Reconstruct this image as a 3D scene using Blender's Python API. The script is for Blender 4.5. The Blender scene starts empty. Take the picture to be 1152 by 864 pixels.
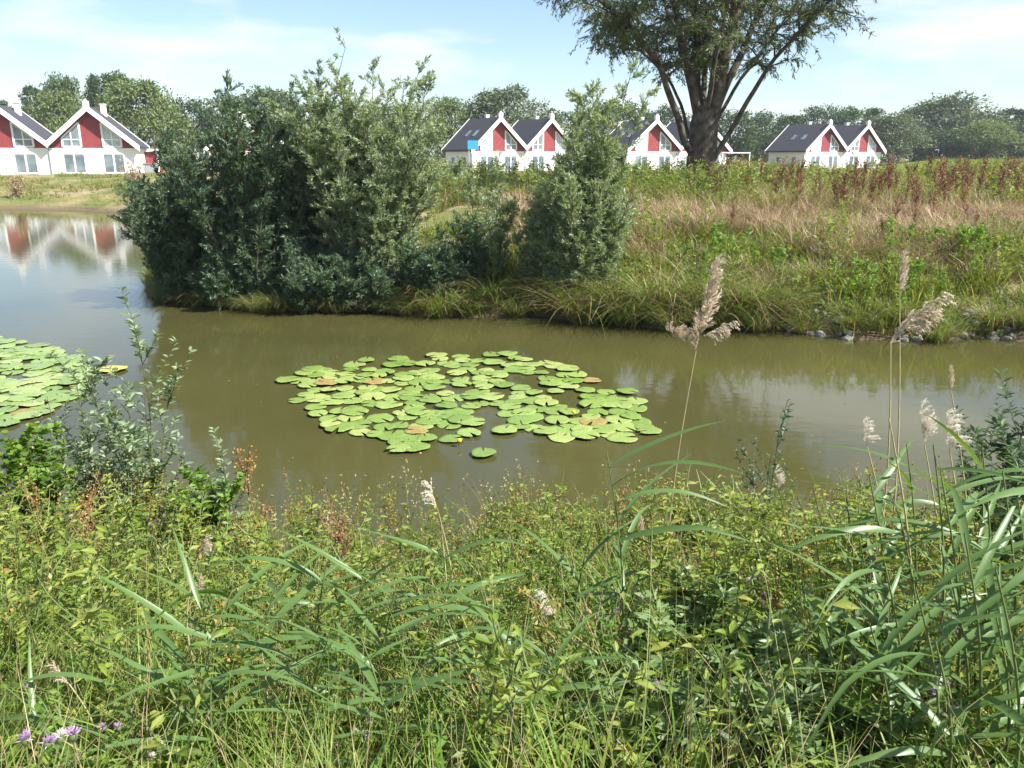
import bpy, bmesh, math
import numpy as np
from math import radians as R, sin, cos, tan, atan, pi

# ------------------------------------------------------------------ camera, sky, sun, exposure
sc = bpy.context.scene
COL = sc.collection
H = 3.0                                  # eye height over the water
PITCH = math.atan(257 / 896)
cam_d = bpy.data.cameras.new('camera'); cam = bpy.data.objects.new('camera', cam_d); COL.objects.link(cam)
cam.location = (0, 0, H); cam.rotation_euler = (pi / 2 - PITCH, 0, 0)
cam_d.sensor_width = 36; cam_d.lens = 36 * 896 / 1152; cam_d.clip_end = 3000; cam_d.clip_start = 0.05
sc.camera = cam

SUN_EL, SUN_AZ = 48, 68                  # azimuth: degrees from straight behind the camera towards the right
sd = bpy.data.lights.new('sun', 'SUN'); so = bpy.data.objects.new('sun', sd); COL.objects.link(so)
sd.energy = 5.0; sd.angle = R(0.55); sd.color = (1, 0.97, 0.91)
_s = (sin(R(SUN_AZ)) * cos(R(SUN_EL)), -cos(R(SUN_AZ)) * cos(R(SUN_EL)), sin(R(SUN_EL)))
from mathutils import Vector, Matrix, Euler
so.rotation_euler = Vector(_s).to_track_quat('Z', 'Y').to_euler()
so.location = (20, -10, 40)

world = bpy.data.worlds.new('World'); sc.world = world; world.use_nodes = True
nt = world.node_tree; nt.nodes.clear()
N = nt.nodes.new; LK = nt.links.new
sky = N('ShaderNodeTexSky'); sky.sky_type = 'NISHITA'; sky.sun_disc = False
sky.sun_elevation = R(SUN_EL); sky.sun_rotation = R(180 - SUN_AZ)
sky.air_density = 1.0; sky.dust_density = 0.7; sky.ozone_density = 2.5
tc = N('ShaderNodeTexCoord'); mp = N('ShaderNodeMapping'); mp.inputs['Scale'].default_value = (1.3, 1.3, 5.5)
mp.inputs['Location'].default_value = (0.3, 0.15, 0.2)
nz = N('ShaderNodeTexNoise'); nz.inputs['Scale'].default_value = 1.9; nz.inputs['Detail'].default_value = 7; nz.inputs['Roughness'].default_value = 0.56
rp = N('ShaderNodeValToRGB'); rp.color_ramp.elements[0].position = 0.47; rp.color_ramp.elements[1].position = 0.62
rp.color_ramp.elements[0].color = (0, 0, 0, 1); rp.color_ramp.elements[1].color = (0.8, 0.8, 0.8, 1)
mx = N('ShaderNodeMix'); mx.data_type = 'RGBA'; mx.inputs['B'].default_value = (5.9, 6.0, 6.2, 1)
bg = N('ShaderNodeBackground'); bg.inputs['Strength'].default_value = 0.08
wo = N('ShaderNodeOutputWorld')
LK(tc.outputs['Generated'], mp.inputs[0]); LK(mp.outputs[0], nz.inputs['Vector']); LK(nz.outputs['Fac'], rp.inputs[0])
LK(rp.outputs[0], mx.inputs['Factor']); LK(sky.outputs[0], mx.inputs['A']); LK(mx.outputs['Result'], bg.inputs[0]); LK(bg.outputs[0], wo.inputs[0])

vs = sc.view_settings
sc.display_settings.display_device = 'sRGB'
vs.view_transform = 'Standard'; vs.look = 'None'; vs.gamma = 1; vs.use_curve_mapping = False
vs.exposure = 1.33
sc.render.engine = 'CYCLES'
sc.cycles.max_bounces = 6; sc.cycles.diffuse_bounces = 3; sc.cycles.glossy_bounces = 2; sc.cycles.transmission_bounces = 4
sc.cycles.transparent_max_bounces = 4; sc.cycles.caustics_reflective = False; sc.cycles.caustics_refractive = False
sc.cycles.sample_clamp_indirect = 6; sc.cycles.use_denoising = True

# ------------------------------------------------------------------ helpers
rng = np.random.default_rng(11)
def rnd(a=0.0, b=1.0): return float(rng.uniform(a, b))
def ray(px, py):
    u = (px - 576) / 896; v = -(py - 432) / 896
    return np.array([u, cos(PITCH) + v * sin(PITCH), -sin(PITCH) + v * cos(PITCH)])
def at(px, py, d):                       # the point d metres ahead that stands at a pixel of the photo
    r = ray(px, py); return np.array([0, 0, H]) + r * (d / r[1])
def on_z(px, py, z=0.0):
    r = ray(px, py); return np.array([0, 0, H]) + r * ((z - H) / r[2])

def tag(o, label=None, cat=None, group=None, kind=None):
    if label: o['label'] = label
    if cat: o['category'] = cat
    if group: o['group'] = group
    if kind: o['kind'] = kind
    return o
def empty(name, loc=(0, 0, 0), rz=0.0, s=1.0):
    o = bpy.data.objects.new(name, None); COL.objects.link(o)
    o.location = loc; o.rotation_euler = (0, 0, rz); o.scale = (s, s, s); o.empty_display_size = 0.2
    return o
def link(name, me, parent=None, loc=(0, 0, 0), rot=(0, 0, 0), s=1.0):
    o = bpy.data.objects.new(name, me); COL.objects.link(o)
    o.location = loc; o.rotation_euler = rot; o.scale = (s, s, s) if np.isscalar(s) else s
    if parent: o.parent = parent
    return o
def copy_tree(o, parent=None):
    c = o.copy(); COL.objects.link(c); c.parent = parent
    for ch in list(KIDS.get(o.name, [])): copy_tree(ch, c)
    return c
KIDS = {}
def note_kids(root):
    for ch in root.children:
        KIDS.setdefault(root.name, []).append(ch); note_kids(ch)

class MB:
    """collects vertices and quads for one mesh"""
    def __init__(s): s.v = []; s.q = []; s.m = []; s.n = 0
    def add(s, v, q, m=0):
        v = np.asarray(v, dtype=np.float64).reshape(-1, 3); q = np.asarray(q, dtype=np.int64).reshape(-1, 4)
        s.v.append(v); s.q.append(q + s.n); s.n += len(v)
        s.m.append(np.full(len(q), m, dtype=np.int32) if np.isscalar(m) else np.asarray(m, dtype=np.int32))
        return s
    def arrays(s): return np.concatenate(s.v), np.concatenate(s.q), np.concatenate(s.m)
    def mesh(s, name, mats, smooth=False):
        v, q, m = s.arrays(); me = bpy.data.meshes.new(name)
        me.vertices.add(len(v)); me.vertices.foreach_set('co', v.astype(np.float32).ravel())
        me.loops.add(q.size); me.loops.foreach_set('vertex_index', q.astype(np.int32).ravel())
        me.polygons.add(len(q)); me.polygons.foreach_set('loop_start', np.arange(0, q.size, 4, dtype=np.int32))
        try: me.polygons.foreach_set('loop_total', np.full(len(q), 4, dtype=np.int32))
        except Exception: pass
        for mt in (mats if isinstance(mats, (list, tuple)) else [mats]): me.materials.append(mt)
        me.polygons.foreach_set('material_index', m)
        me.polygons.foreach_set('use_smooth', np.full(len(q), bool(smooth)))
        me.update(calc_edges=True); return me

def nrm(a): return a / np.maximum(np.linalg.norm(a, axis=-1, keepdims=True), 1e-9)
def leaves(P, D, L, W, up=0.0, g=rng):
    """one lance-shaped quad for each point"""
    n = len(P); D = nrm(D); r = g.normal(size=(n, 3)); r[:, 2] += up
    S = nrm(np.cross(D, nrm(r))); L = np.broadcast_to(np.asarray(L, float), (n,))[:, None]; W = np.broadcast_to(np.asarray(W, float), (n,))[:, None]
    a = P; b = P + D * L * .42 + S * W / 2; c = P + D * L; d = P + D * L * .42 - S * W / 2
    v = np.stack([a, b, c, d], 1).reshape(-1, 3)
    return v, np.arange(n * 4).reshape(-1, 4)
def folded(P, D, L, W, droop=.25, g=rng, up=1.0):
    """a creased leaf of four quads, for plants close to the camera"""
    n = len(P); D = nrm(D); r = g.normal(size=(n, 3)) * .6; r[:, 2] += up
    S = nrm(np.cross(D, nrm(r))); Nn = nrm(np.cross(S, D)); Nn *= np.sign(Nn[:, 2:3] + 1e-6)
    L = np.broadcast_to(np.asarray(L, float), (n,))[:, None]; W = np.broadcast_to(np.asarray(W, float), (n,))[:, None]
    z = np.array([0, 0, -1.0])
    a = P; m = P + D * L * .45 + z * L * droop * .2; t = P + D * L + z * L * droop
    b = P + D * L * .34 + S * W * .5 + Nn * W * .16; b2 = P + D * L * .68 + S * W * .38 + Nn * W * .12 + z * L * droop * .5
    c = P + D * L * .34 - S * W * .5 + Nn * W * .16; c2 = P + D * L * .68 - S * W * .38 + Nn * W * .12 + z * L * droop * .5
    v = np.stack([a, m, t, b, b2, c, c2], 1).reshape(-1, 3)
    base = (np.arange(n) * 7)[:, None]
    q = np.concatenate([base + np.array([0, 3, 4, 1]), base + np.array([1, 4, 2, 2]), base + np.array([0, 1, 6, 5]), base + np.array([1, 2, 2, 6])])
    # tip triangles become thin quads with a doubled corner removed
    q2 = np.concatenate([base + np.array([0, 3, 4, 1]), base + np.array([0, 1, 6, 5])])
    # tip: kite 1-4-2-6
    q3 = base + np.array([1, 4, 2, 6])
    return v, np.concatenate([q2, q3])
def blades(P, D, L, W, droop, nseg=3, g=rng):
    """grass blades: tapering strips that bend over"""
    n = len(P); D = nrm(D); L = np.broadcast_to(np.asarray(L, float), (n,)); W = np.broadcast_to(np.asarray(W, float), (n,)); droop = np.broadcast_to(np.asarray(droop, float), (n,))
    hd = D.copy(); hd[:, 2] = 0; hd += g.normal(size=(n, 3)) * [.25, .25, 0]; hd = nrm(hd)
    tw = g.uniform(-1, 1, n)[:, None]
    S = nrm(np.stack([-hd[:, 1], hd[:, 0], np.zeros(n)], 1) + hd * tw)
    V = np.zeros((n, (nseg + 1) * 2, 3))
    for i in range(nseg + 1):
        t = i / nseg
        c = P + D * (L * t)[:, None] + hd * (L * droop * t * t * .8)[:, None] + np.array([0, 0, -1.0]) * (L * droop * t * t * t * .55)[:, None]
        w = (W * (1 - t ** 1.6 * .92) * .5)[:, None]
        V[:, 2 * i] = c - S * w; V[:, 2 * i + 1] = c + S * w
    base = (np.arange(n) * (nseg + 1) * 2)[:, None]
    q = np.concatenate([base + np.array([2 * i, 2 * i + 1, 2 * i + 3, 2 * i + 2]) for i in range(nseg)])
    return V.reshape(-1, 3), q
def tube(pts, rad, k=6):
    pts = np.asarray(pts, float); n = len(pts); rad = np.broadcast_to(np.asarray(rad, float), (n,))
    t = nrm(np.gradient(pts, axis=0)); ref = np.array([1.0, 0, 0]) if abs(t[0][0]) < .8 else np.array([0, 1.0, 0])
    a = nrm(np.cross(t, ref)); b = np.cross(t, a); th = np.arange(k) * 2 * pi / k
    v = pts[:, None] + rad[:, None, None] * (a[:, None] * np.cos(th)[None, :, None] + b[:, None] * np.sin(th)[None, :, None])
    q = []
    for i in range(n - 1):
        for j in range(k):
            q.append((i * k + j, i * k + (j + 1) % k, (i + 1) * k + (j + 1) % k, (i + 1) * k + j))
    return v.reshape(-1, 3), np.array(q)
def tubes(A, B, r0, r1, k=3):
    """many straight thin sticks at once"""
    A = np.asarray(A, float); B = np.asarray(B, float); n = len(A); t = nrm(B - A)
    ref = np.where(np.abs(t[:, :1]) < .8, [[1.0, 0, 0]], [[0, 1.0, 0]]); a = nrm(np.cross(t, ref)); b = np.cross(t, a)
    th = np.arange(k) * 2 * pi / k
    ring = a[:, None] * np.cos(th)[None, :, None] + b[:, None] * np.sin(th)[None, :, None]
    r0 = np.broadcast_to(np.asarray(r0, float), (n,))[:, None, None]; r1 = np.broadcast_to(np.asarray(r1, float), (n,))[:, None, None]
    v = np.concatenate([A[:, None] + ring * r0, B[:, None] + ring * r1], 1).reshape(-1, 3)
    base = (np.arange(n) * 2 * k)[:, None]
    q = np.concatenate([base + np.array([j, (j + 1) % k, k + (j + 1) % k, k + j]) for j in range(k)])
    return v, q
def tile(mb, proto, P, rz, s, lean=0.15, g=rng, sz=None):
    """many copies of a small plant laid into one mesh"""
    v, q, m = proto; n = len(P); 
    if n == 0: return
    s = np.broadcast_to(np.asarray(s, float), (n,)); sz = s if sz is None else sz
    c, si = np.cos(rz), np.sin(rz)
    X = (v[None, :, 0] * c[:, None] - v[None, :, 1] * si[:, None]) * s[:, None]
    Y = (v[None, :, 0] * si[:, None] + v[None, :, 1] * c[:, None]) * s[:, None]
    Z = v[None, :, 2] * sz[:, None]
    lx, ly = g.normal(size=n) * lean, g.normal(size=n) * lean
    out = np.stack([X + Z * lx[:, None] + P[:, None, 0], Y + Z * ly[:, None] + P[:, None, 1], Z + P[:, None, 2]], -1).reshape(-1, 3)
    qq = (q[None] + (np.arange(n) * len(v))[:, None, None]).reshape(-1, 4)
    mb.add(out, qq, np.tile(m, n))

# ------------------------------------------------------------------ materials
def mat(name):
    m = bpy.data.materials.new(name); m.use_nodes = True; t = m.node_tree; t.nodes.clear()
    return m, t, t.nodes.new, t.links.new
def ramp(n, cols, pos=None):
    r = n('ShaderNodeValToRGB'); e = r.color_ramp.elements
    while len(e) < len(cols): e.new(0.5)
    for i, c in enumerate(cols):
        e[i].position = (i / max(1, len(cols) - 1)) if pos is None else pos[i]; e[i].color = (*c, 1)
    return r
def leaf_mat(name, cols, back=None, rough=.5, spec=.3, trans=.3, tcol=None):
    m, t, n, l = mat(name)
    g = n('ShaderNodeNewGeometry'); r = ramp(n, cols); l(g.outputs['Random Per Island'], r.inputs[0])
    colr = r.outputs[0]
    if back:
        mxx = n('ShaderNodeMix'); mxx.data_type = 'RGBA'; mxx.inputs['B'].default_value = (*back, 1)
        l(g.outputs['Backfacing'], mxx.inputs['Factor']); l(colr, mxx.inputs['A']); colr = mxx.outputs['Result']
    p = n('ShaderNodeBsdfPrincipled'); p.inputs['Roughness'].default_value = rough; p.inputs['Specular IOR Level'].default_value = spec
    l(colr, p.inputs['Base Color'])
    tr = n('ShaderNodeBsdfTranslucent'); mt = n('ShaderNodeMix'); mt.data_type = 'RGBA'; mt.blend_type = 'MULTIPLY'; mt.inputs['Factor'].default_value = 1
    mt.inputs['B'].default_value = (*(tcol or (1.5, 1.35, .6)), 1); l(r.outputs[0], mt.inputs['A']); l(mt.outputs['Result'], tr.inputs[0])
    ms = n('ShaderNodeMixShader'); ms.inputs[0].default_value = trans; l(p.outputs[0], ms.inputs[1]); l(tr.outputs[0], ms.inputs[2])
    o = n('ShaderNodeOutputMaterial'); l(ms.outputs[0], o.inputs[0]); return m
def reed_mat():
    m = M['reed']; t = m.node_tree; n, l = t.nodes.new, t.links.new
    r = [x for x in t.nodes if x.type == 'VALTORGB'][0]; outs = [k.to_socket for k in r.outputs[0].links]
    co = n('ShaderNodeTexCoord'); sp = n('ShaderNodeSeparateXYZ'); l(co.outputs['Object'], sp.inputs[0])
    tip = ramp(n, [(0, 0, 0), (.85, .85, .85)], [.80, .98]); l(sp.outputs['X'], tip.inputs[0])
    mp = n('ShaderNodeMapping'); mp.inputs['Scale'].default_value = (2, 260, 120); l(co.outputs['Object'], mp.inputs[0])
    z = n('ShaderNodeTexNoise'); z.inputs['Scale'].default_value = 1; z.inputs['Detail'].default_value = 3; l(mp.outputs[0], z.inputs['Vector'])
    rib = ramp(n, [(.72, .75, .68), (1.22, 1.18, 1.2)], [.35, .65]); l(z.outputs['Fac'], rib.inputs[0])
    a = n('ShaderNodeMix'); a.data_type = 'RGBA'; a.blend_type = 'MULTIPLY'; a.inputs['Factor'].default_value = 1; l(r.outputs[0], a.inputs['A']); l(rib.outputs[0], a.inputs['B'])
    b = n('ShaderNodeMix'); b.data_type = 'RGBA'; b.inputs['B'].default_value = (.33, .26, .12, 1); l(tip.outputs[0], b.inputs['Factor']); l(a.outputs['Result'], b.inputs['A'])
    for so_ in outs: l(b.outputs['Result'], so_)
def plain(name, c, rough=.6, spec=.4, var=.12, scale=8, c2=None, bump=0.0, metallic=0):
    m, t, n, l = mat(name)
    co = n('ShaderNodeTexCoord'); z = n('ShaderNodeTexNoise'); z.inputs['Scale'].default_value = scale; z.inputs['Detail'].default_value = 5
    l(co.outputs['Object'], z.inputs['Vector'])
    c2 = c2 or tuple(x * (1 - var) for x in c); r = ramp(n, [c2, c], [.35, .65]); l(z.outputs['Fac'], r.inputs[0])
    p = n('ShaderNodeBsdfPrincipled'); p.inputs['Roughness'].default_value = rough; p.inputs['Specular IOR Level'].default_value = spec; p.inputs['Metallic'].default_value = metallic
    l(r.outputs[0], p.inputs['Base Color'])
    if bump:
        b = n('ShaderNodeBump'); b.inputs['Strength'].default_value = bump; l(z.outputs['Fac'], b.inputs['Height']); l(b.outputs[0], p.inputs['Normal'])
    o = n('ShaderNodeOutputMaterial'); l(p.outputs[0], o.inputs[0]); return m

M = {}
M['willow'] = leaf_mat('shade_dark_willow_leaf', [(.045, .09, .042), (.07, .125, .058), (.11, .165, .085)], back=(.13, .18, .12), rough=.42, spec=.32, trans=.3)  # shade of the left and low bushes is put into this darker leaf colour
M['willow_silver'] = leaf_mat('silver_willow_leaf', [(.14, .21, .085), (.20, .275, .13), (.27, .335, .19)], back=(.32, .37, .26), rough=.42, spec=.35, trans=.38)
M['silver'] = leaf_mat('silver_leaf', [(.115, .18, .07), (.165, .235, .11), (.21, .275, .15)], back=(.26, .32, .21), rough=.4, spec=.4, trans=.28)
M['shoot'] = leaf_mat('willow_shoot_leaf', [(.11, .19, .055), (.16, .245, .085), (.22, .29, .125)], back=(.27, .33, .2), rough=.4, spec=.45, trans=.42)
M['willow_tree'] = leaf_mat('tree_willow_leaf', [(.06, .09, .03), (.09, .13, .045), (.13, .17, .065)], back=(.15, .18, .10), rough=.5, spec=.25, trans=.3)
M['dark_leaf'] = leaf_mat('dark_tree_leaf', [(.028, .055, .022), (.05, .085, .03), (.075, .11, .04)], trans=.2, rough=.55)
M['mid_leaf'] = leaf_mat('mid_tree_leaf', [(.05, .085, .03), (.08, .125, .04), (.115, .16, .06)], trans=.22, rough=.55)
M['pale_leaf'] = leaf_mat('pale_tree_leaf', [(.09, .13, .045), (.135, .185, .065), (.18, .22, .09)], trans=.25, rough=.55)
M['grey_leaf'] = leaf_mat('grey_tree_leaf', [(.07, .10, .05), (.11, .145, .08), (.15, .18, .11)], trans=.2, rough=.55)
M['grass'] = leaf_mat('grass_blade', [(.10, .175, .024), (.155, .245, .038), (.22, .295, .06), (.32, .31, .12)], trans=.45)
M['lush'] = leaf_mat('lush_leaf', [(.08, .17, .022), (.13, .235, .034), (.19, .29, .05)], trans=.45)
M['herb'] = leaf_mat('herb_leaf', [(.10, .165, .024), (.165, .235, .036), (.235, .29, .05), (.30, .31, .08)], back=(.20, .245, .08), trans=.42)
M['yellow_leaf'] = leaf_mat('yellowing_leaf', [(.17, .16, .03), (.25, .20, .04), (.30, .19, .05)], trans=.3)
M['reed'] = leaf_mat('reed_leaf', [(.055, .125, .026), (.09, .175, .038), (.135, .22, .055)], back=(.11, .19, .055), rough=.40, spec=.5, trans=.40)
M['sedge'] = leaf_mat('sedge_blade', [(.075, .105, .02), (.13, .155, .03), (.21, .20, .055)], trans=.3)
M['tan'] = leaf_mat('dry_grass', [(.26, .19, .10), (.36, .265, .155), (.46, .345, .21)], trans=.2, tcol=(1, 1, .9))
M['tan_pink'] = leaf_mat('dry_pinkish_grass', [(.30, .21, .13), (.40, .285, .185), (.48, .36, .235)], trans=.2, tcol=(1, 1, .9))
M['plume'] = leaf_mat('reed_plume', [(.46, .36, .26), (.58, .48, .36), (.70, .60, .48)], trans=.3, tcol=(1, 1, .9))
M['plume_pale'] = leaf_mat('pale_plume', [(.62, .54, .44), (.72, .65, .55), (.8, .74, .65)], trans=.35, tcol=(1, 1, .95))
M['rust'] = leaf_mat('rusty_seed', [(.15, .065, .035), (.21, .095, .05), (.28, .16, .08)], trans=.2, tcol=(1, 1, .9))
M['orange'] = leaf_mat('orange_seed', [(.30, .14, .035), (.36, .20, .06), (.30, .21, .07)], trans=.2, tcol=(1, 1, .9))
M['thistle'] = leaf_mat('thistle_purple', [(.42, .25, .47), (.52, .35, .56), (.60, .46, .62)], trans=.3, tcol=(1, 1, 1))
M['fluff'] = leaf_mat('thistle_fluff', [(.6, .55, .48), (.75, .7, .64)], trans=.3, tcol=(1, 1, 1))
M['stem'] = plain('green_stem', (.13, .17, .06), .5, c2=(.09, .12, .04), scale=20)
M['tan_stem'] = plain('tan_stem', (.42, .34, .20), .5, c2=(.30, .25, .13), scale=15)
M['red_stem'] = plain('reddish_stem', (.24, .13, .07), .6, scale=20)
M['bark'] = plain('willow_bark', (.13, .105, .08), .9, .2, c2=(.045, .038, .03), scale=5, bump=.9)
M['twig'] = plain('grey_twig', (.12, .105, .075), .8, .2, c2=(.08, .07, .05), scale=12)
M['yellow_bud'] = plain('yellow_bud', (.7, .5, .03), .4)

# ground ------------------------------------------------------------
def ground_mat():
    m, t, n, l = mat('meadow_ground')
    co = n('ShaderNodeTexCoord')
    a = n('ShaderNodeTexNoise'); a.inputs['Scale'].default_value = .22; a.inputs['Detail'].default_value = 6; a.inputs['Roughness'].default_value = .62
    b = n('ShaderNodeTexNoise'); b.inputs['Scale'].default_value = 4.5; b.inputs['Detail'].default_value = 8; b.inputs['Roughness'].default_value = .7
    l(co.outputs['Object'], a.inputs['Vector']); l(co.outputs['Object'], b.inputs['Vector'])
    r1 = ramp(n, [(.30, .24, .145), (.21, .19, .08), (.13, .155, .045), (.16, .185, .055)], [.38, .50, .60, .74]); l(a.outputs['Fac'], r1.inputs[0])
    r2 = ramp(n, [(.45, .42, .38), (1, 1, 1), (1.15, 1.1, 1.0)], [.28, .55, .8]); l(b.outputs['Fac'], r2.inputs[0])
    mm = n('ShaderNodeMix'); mm.data_type = 'RGBA'; mm.blend_type = 'MULTIPLY'; mm.inputs['Factor'].default_value = 1
    l(r1.outputs[0], mm.inputs['A']); l(r2.outputs[0], mm.inputs['B'])
    # bare wet mud close to the waterline
    sp = n('ShaderNodeSeparateXYZ'); l(co.outputs['Object'], sp.inputs[0])
    ad = n('ShaderNodeMath'); ad.operation = 'MULTIPLY_ADD'; ad.inputs[1].default_value = .28; l(b.outputs['Fac'], ad.inputs[0]); l(sp.outputs['Z'], ad.inputs[2])
    r3 = ramp(n, [(1, 1, 1), (0, 0, 0)], [.20, .42]); l(ad.outputs[0], r3.inputs[0])
    m2 = n('ShaderNodeMix'); m2.data_type = 'RGBA'; m2.inputs['B'].default_value = (.125, .095, .058, 1)
    l(r3.outputs[0], m2.inputs['Factor']); l(mm.outputs['Result'], m2.inputs['A'])
    p = n('ShaderNodeBsdfPrincipled'); p.inputs['Roughness'].default_value = .95; p.inputs['Specular IOR Level'].default_value = .1
    l(m2.outputs['Result'], p.inputs['Base Color'])
    bp = n('ShaderNodeBump'); bp.inputs['Strength'].default_value = .7; bp.inputs['Distance'].default_value = .12; l(b.outputs['Fac'], bp.inputs['Height']); l(bp.outputs[0], p.inputs['Normal'])
    o = n('ShaderNodeOutputMaterial'); l(p.outputs[0], o.inputs[0]); return m
def water_mat():
    m, t, n, l = mat('pond_water')
    co = n('ShaderNodeTexCoord'); mp = n('ShaderNodeMapping'); mp.inputs['Scale'].default_value = (1, 1.6, 1); l(co.outputs['Object'], mp.inputs[0])
    a = n('ShaderNodeTexNoise'); a.inputs['Scale'].default_value = 2.6; a.inputs['Detail'].default_value = 3; l(mp.outputs[0], a.inputs['Vector'])
    b = n('ShaderNodeTexNoise'); b.inputs['Scale'].default_value = .35; b.inputs['Detail'].default_value = 4; l(co.outputs['Object'], b.inputs['Vector'])
    r = ramp(n, [(.047, .046, .015), (.064, .060, .021)], [.3, .7]); l(b.outputs['Fac'], r.inputs[0])
    bp = n('ShaderNodeBump'); bp.inputs['Strength'].default_value = .02; bp.inputs['Distance'].default_value = .1; l(a.outputs['Fac'], bp.inputs['Height'])
    p = n('ShaderNodeBsdfPrincipled'); p.inputs['Roughness'].default_value = .06; p.inputs['IOR'].default_value = 1.333; p.inputs['Specular IOR Level'].default_value = .5
    l(r.outputs[0], p.inputs['Base Color']); l(bp.outputs[0], p.inputs['Normal'])
    o = n('ShaderNodeOutputMaterial'); l(p.outputs[0], o.inputs[0]); return m
reed_mat()
M['ground'] = ground_mat(); M['water'] = water_mat()

# ------------------------------------------------------------------ terrain and water
_fx = np.array([-400, -34, -24, -20.5, -17.5, -12.3, -9.7, -8.4, -7.0, -5, -2, 0, 2, 4, 6.5, 9, 14, 30, 60, 400])
_fy = np.array([52, 47.5, 46, 43, 38, 27.5, 21, 18.2, 16.5, 15.9, 15.4, 15.1, 14.5, 13.9, 13.2, 12.9, 12.6, 12.0, 9, 8.0])
_nx = np.array([-400, -60, -12, -5, -2.6, -1.4, 0, 2, 4, 7, 12, 60, 400]); _ny = np.array([-8, -1, 5.2, 5.6, 5.2, 5.0, 5.3, 5.5, 5.6, 5.7, 5.4, 3.5, 3])
def wob(x, y, a, f, s): return a * (np.sin(x * f + s) * np.cos(y * f * .83 + s * 1.7) + .5 * np.sin(x * f * 2.3 + 1.1 + s) * np.sin(y * f * 2.1 + s))
def yf(x): return np.interp(x, _fx, _fy) + .18 * np.sin(x * 1.7 + .5) + .1 * np.sin(x * 4.1)
def yn(x): return np.interp(x, _nx, _ny) + .15 * np.sin(x * 1.9) + .08 * np.sin(x * 4.7 + 1)
def sm(a, b, x): t = np.clip((x - a) / (b - a), 0, 1); return t * t * (3 - 2 * t)
def ground_z(x, y):
    x = np.asarray(x, float); y = np.asarray(y, float)
    sl = (yf(x + .3) - yf(x - .3)) / .6; sf = (y - yf(x)) / np.sqrt(1 + sl * sl)
    pen = sm(-.62, -.35, x / np.maximum(y, 1))                       # 1 on the peninsula, 0 on the far left shore
    zp = np.interp(sf, [-3, 0, .5, 1.6, 4.5, 10, 60], [-.9, -.02, .28, .62, 1.2, 1.6, 1.45])
    zl = np.interp(sf, [-3, 0, 1.5, 6, 12, 18, 60], [-.9, -.02, .22, .75, 1.15, 1.22, 1.22])
    far = zp * pen + zl * (1 - pen)
    far = far * (1 - sm(55, 85, y)) + 1.2 * sm(55, 85, y)
    far = far + 1.0 * sm(.43, .53, x / np.maximum(y, 1)) * sm(38, 62, y)
    sn = yn(x) - y
    near = np.interp(sn, [-3, 0, .4, 1.5, 4.1, 6, 60], [-.9, -.02, .16, .58, 1.42, 1.5, 1.6])
    z = np.where(y > (yn(x) + yf(x)) / 2, far, near)
    return z + np.where(z > .15, wob(x, y, .05, .9, .4) * np.clip(z, 0, 1), 0)
def make_ground():
    ax = lambda lo, hi, dense: np.unique(np.concatenate([np.linspace(a, b, k) for a, b, k in dense]))
    xs = ax(0, 0, [(-900, -60, 22), (-60, -26, 40), (-26, 20, 160), (20, 60, 50), (60, 900, 24)])
    ys = ax(0, 0, [(-120, -4, 14), (-4, 26, 150), (26, 60, 90), (60, 130, 50), (130, 1500, 26)])
    X, Y = np.meshgrid(xs, ys); Z = ground_z(X, Y); v = np.stack([X, Y, Z], -1).reshape(-1, 3)
    nx, ny = len(xs), len(ys); i, j = np.meshgrid(np.arange(nx - 1), np.arange(ny - 1)); b = (j * nx + i).ravel()
    q = np.stack([b, b + 1, b + 1 + nx, b + nx], 1)
    o = link('ground', MB().add(v, q).mesh('ground', M['ground'], True)); tag(o, kind='structure')
    xs = np.linspace(-420, 420, 43); ys = np.linspace(-12, 60, 20)
    X, Y = np.meshgrid(xs, ys); v = np.stack([X, Y, X * 0], -1).reshape(-1, 3); nx, ny = len(xs), len(ys)
    i, j = np.meshgrid(np.arange(nx - 1), np.arange(ny - 1)); b = (j * nx + i).ravel()
    o = link('water', MB().add(v, np.stack([b, b + 1, b + 1 + nx, b + nx], 1)).mesh('water', M['water'], True)); tag(o, kind='structure')
make_ground()

# ------------------------------------------------------------------ houses
M['white'] = plain('white_render', (.80, .80, .78), .8, .2, var=.05, scale=1.2)
M['white_paint'] = plain('white_paint', (.82, .82, .81), .5, .4, var=.04, scale=3)
def board_mat(name, c):
    m, t, n, l = mat(name); co = n('ShaderNodeTexCoord'); w = n('ShaderNodeTexWave'); w.wave_type = 'BANDS'; w.bands_direction = 'X'
    w.inputs['Scale'].default_value = 2.6; w.inputs['Distortion'].default_value = .2; l(co.outputs['Object'], w.inputs['Vector'])
    z = n('ShaderNodeTexNoise'); z.inputs['Scale'].default_value = 1.5; l(co.outputs['Object'], z.inputs['Vector'])
    r = ramp(n, [tuple(x * .8 for x in c), c], [.3, .7]); l(z.outputs['Fac'], r.inputs[0])
    p = n('ShaderNodeBsdfPrincipled'); p.inputs['Roughness'].default_value = .65; l(r.outputs[0], p.inputs['Base Color'])
    b = n('ShaderNodeBump'); b.inputs['Strength'].default_value = .35; b.inputs['Distance'].default_value = .03; l(w.outputs['Fac'], b.inputs['Height']); l(b.outputs[0], p.inputs['Normal'])
    o = n('ShaderNodeOutputMaterial'); l(p.outputs[0], o.inputs[0]); return m
M['red_board'] = board_mat('red_boards', (.27, .042, .045)); 
M['slate'] = plain('dark_roof_tiles', (.058, .056, .065), .7, .3, c2=(.04, .04, .047), scale=6, bump=.3)
M['glass'] = plain('window_glass', (.22, .27, .30), .08, .6, c2=(.10, .13, .15), scale=.9)
M['curtain'] = plain('curtained_glass', (.50, .55, .58), .15, .6, c2=(.30, .34, .37), scale=1.4)
M['grey'] = plain('grey_metal', (.35, .36, .37), .5)
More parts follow.
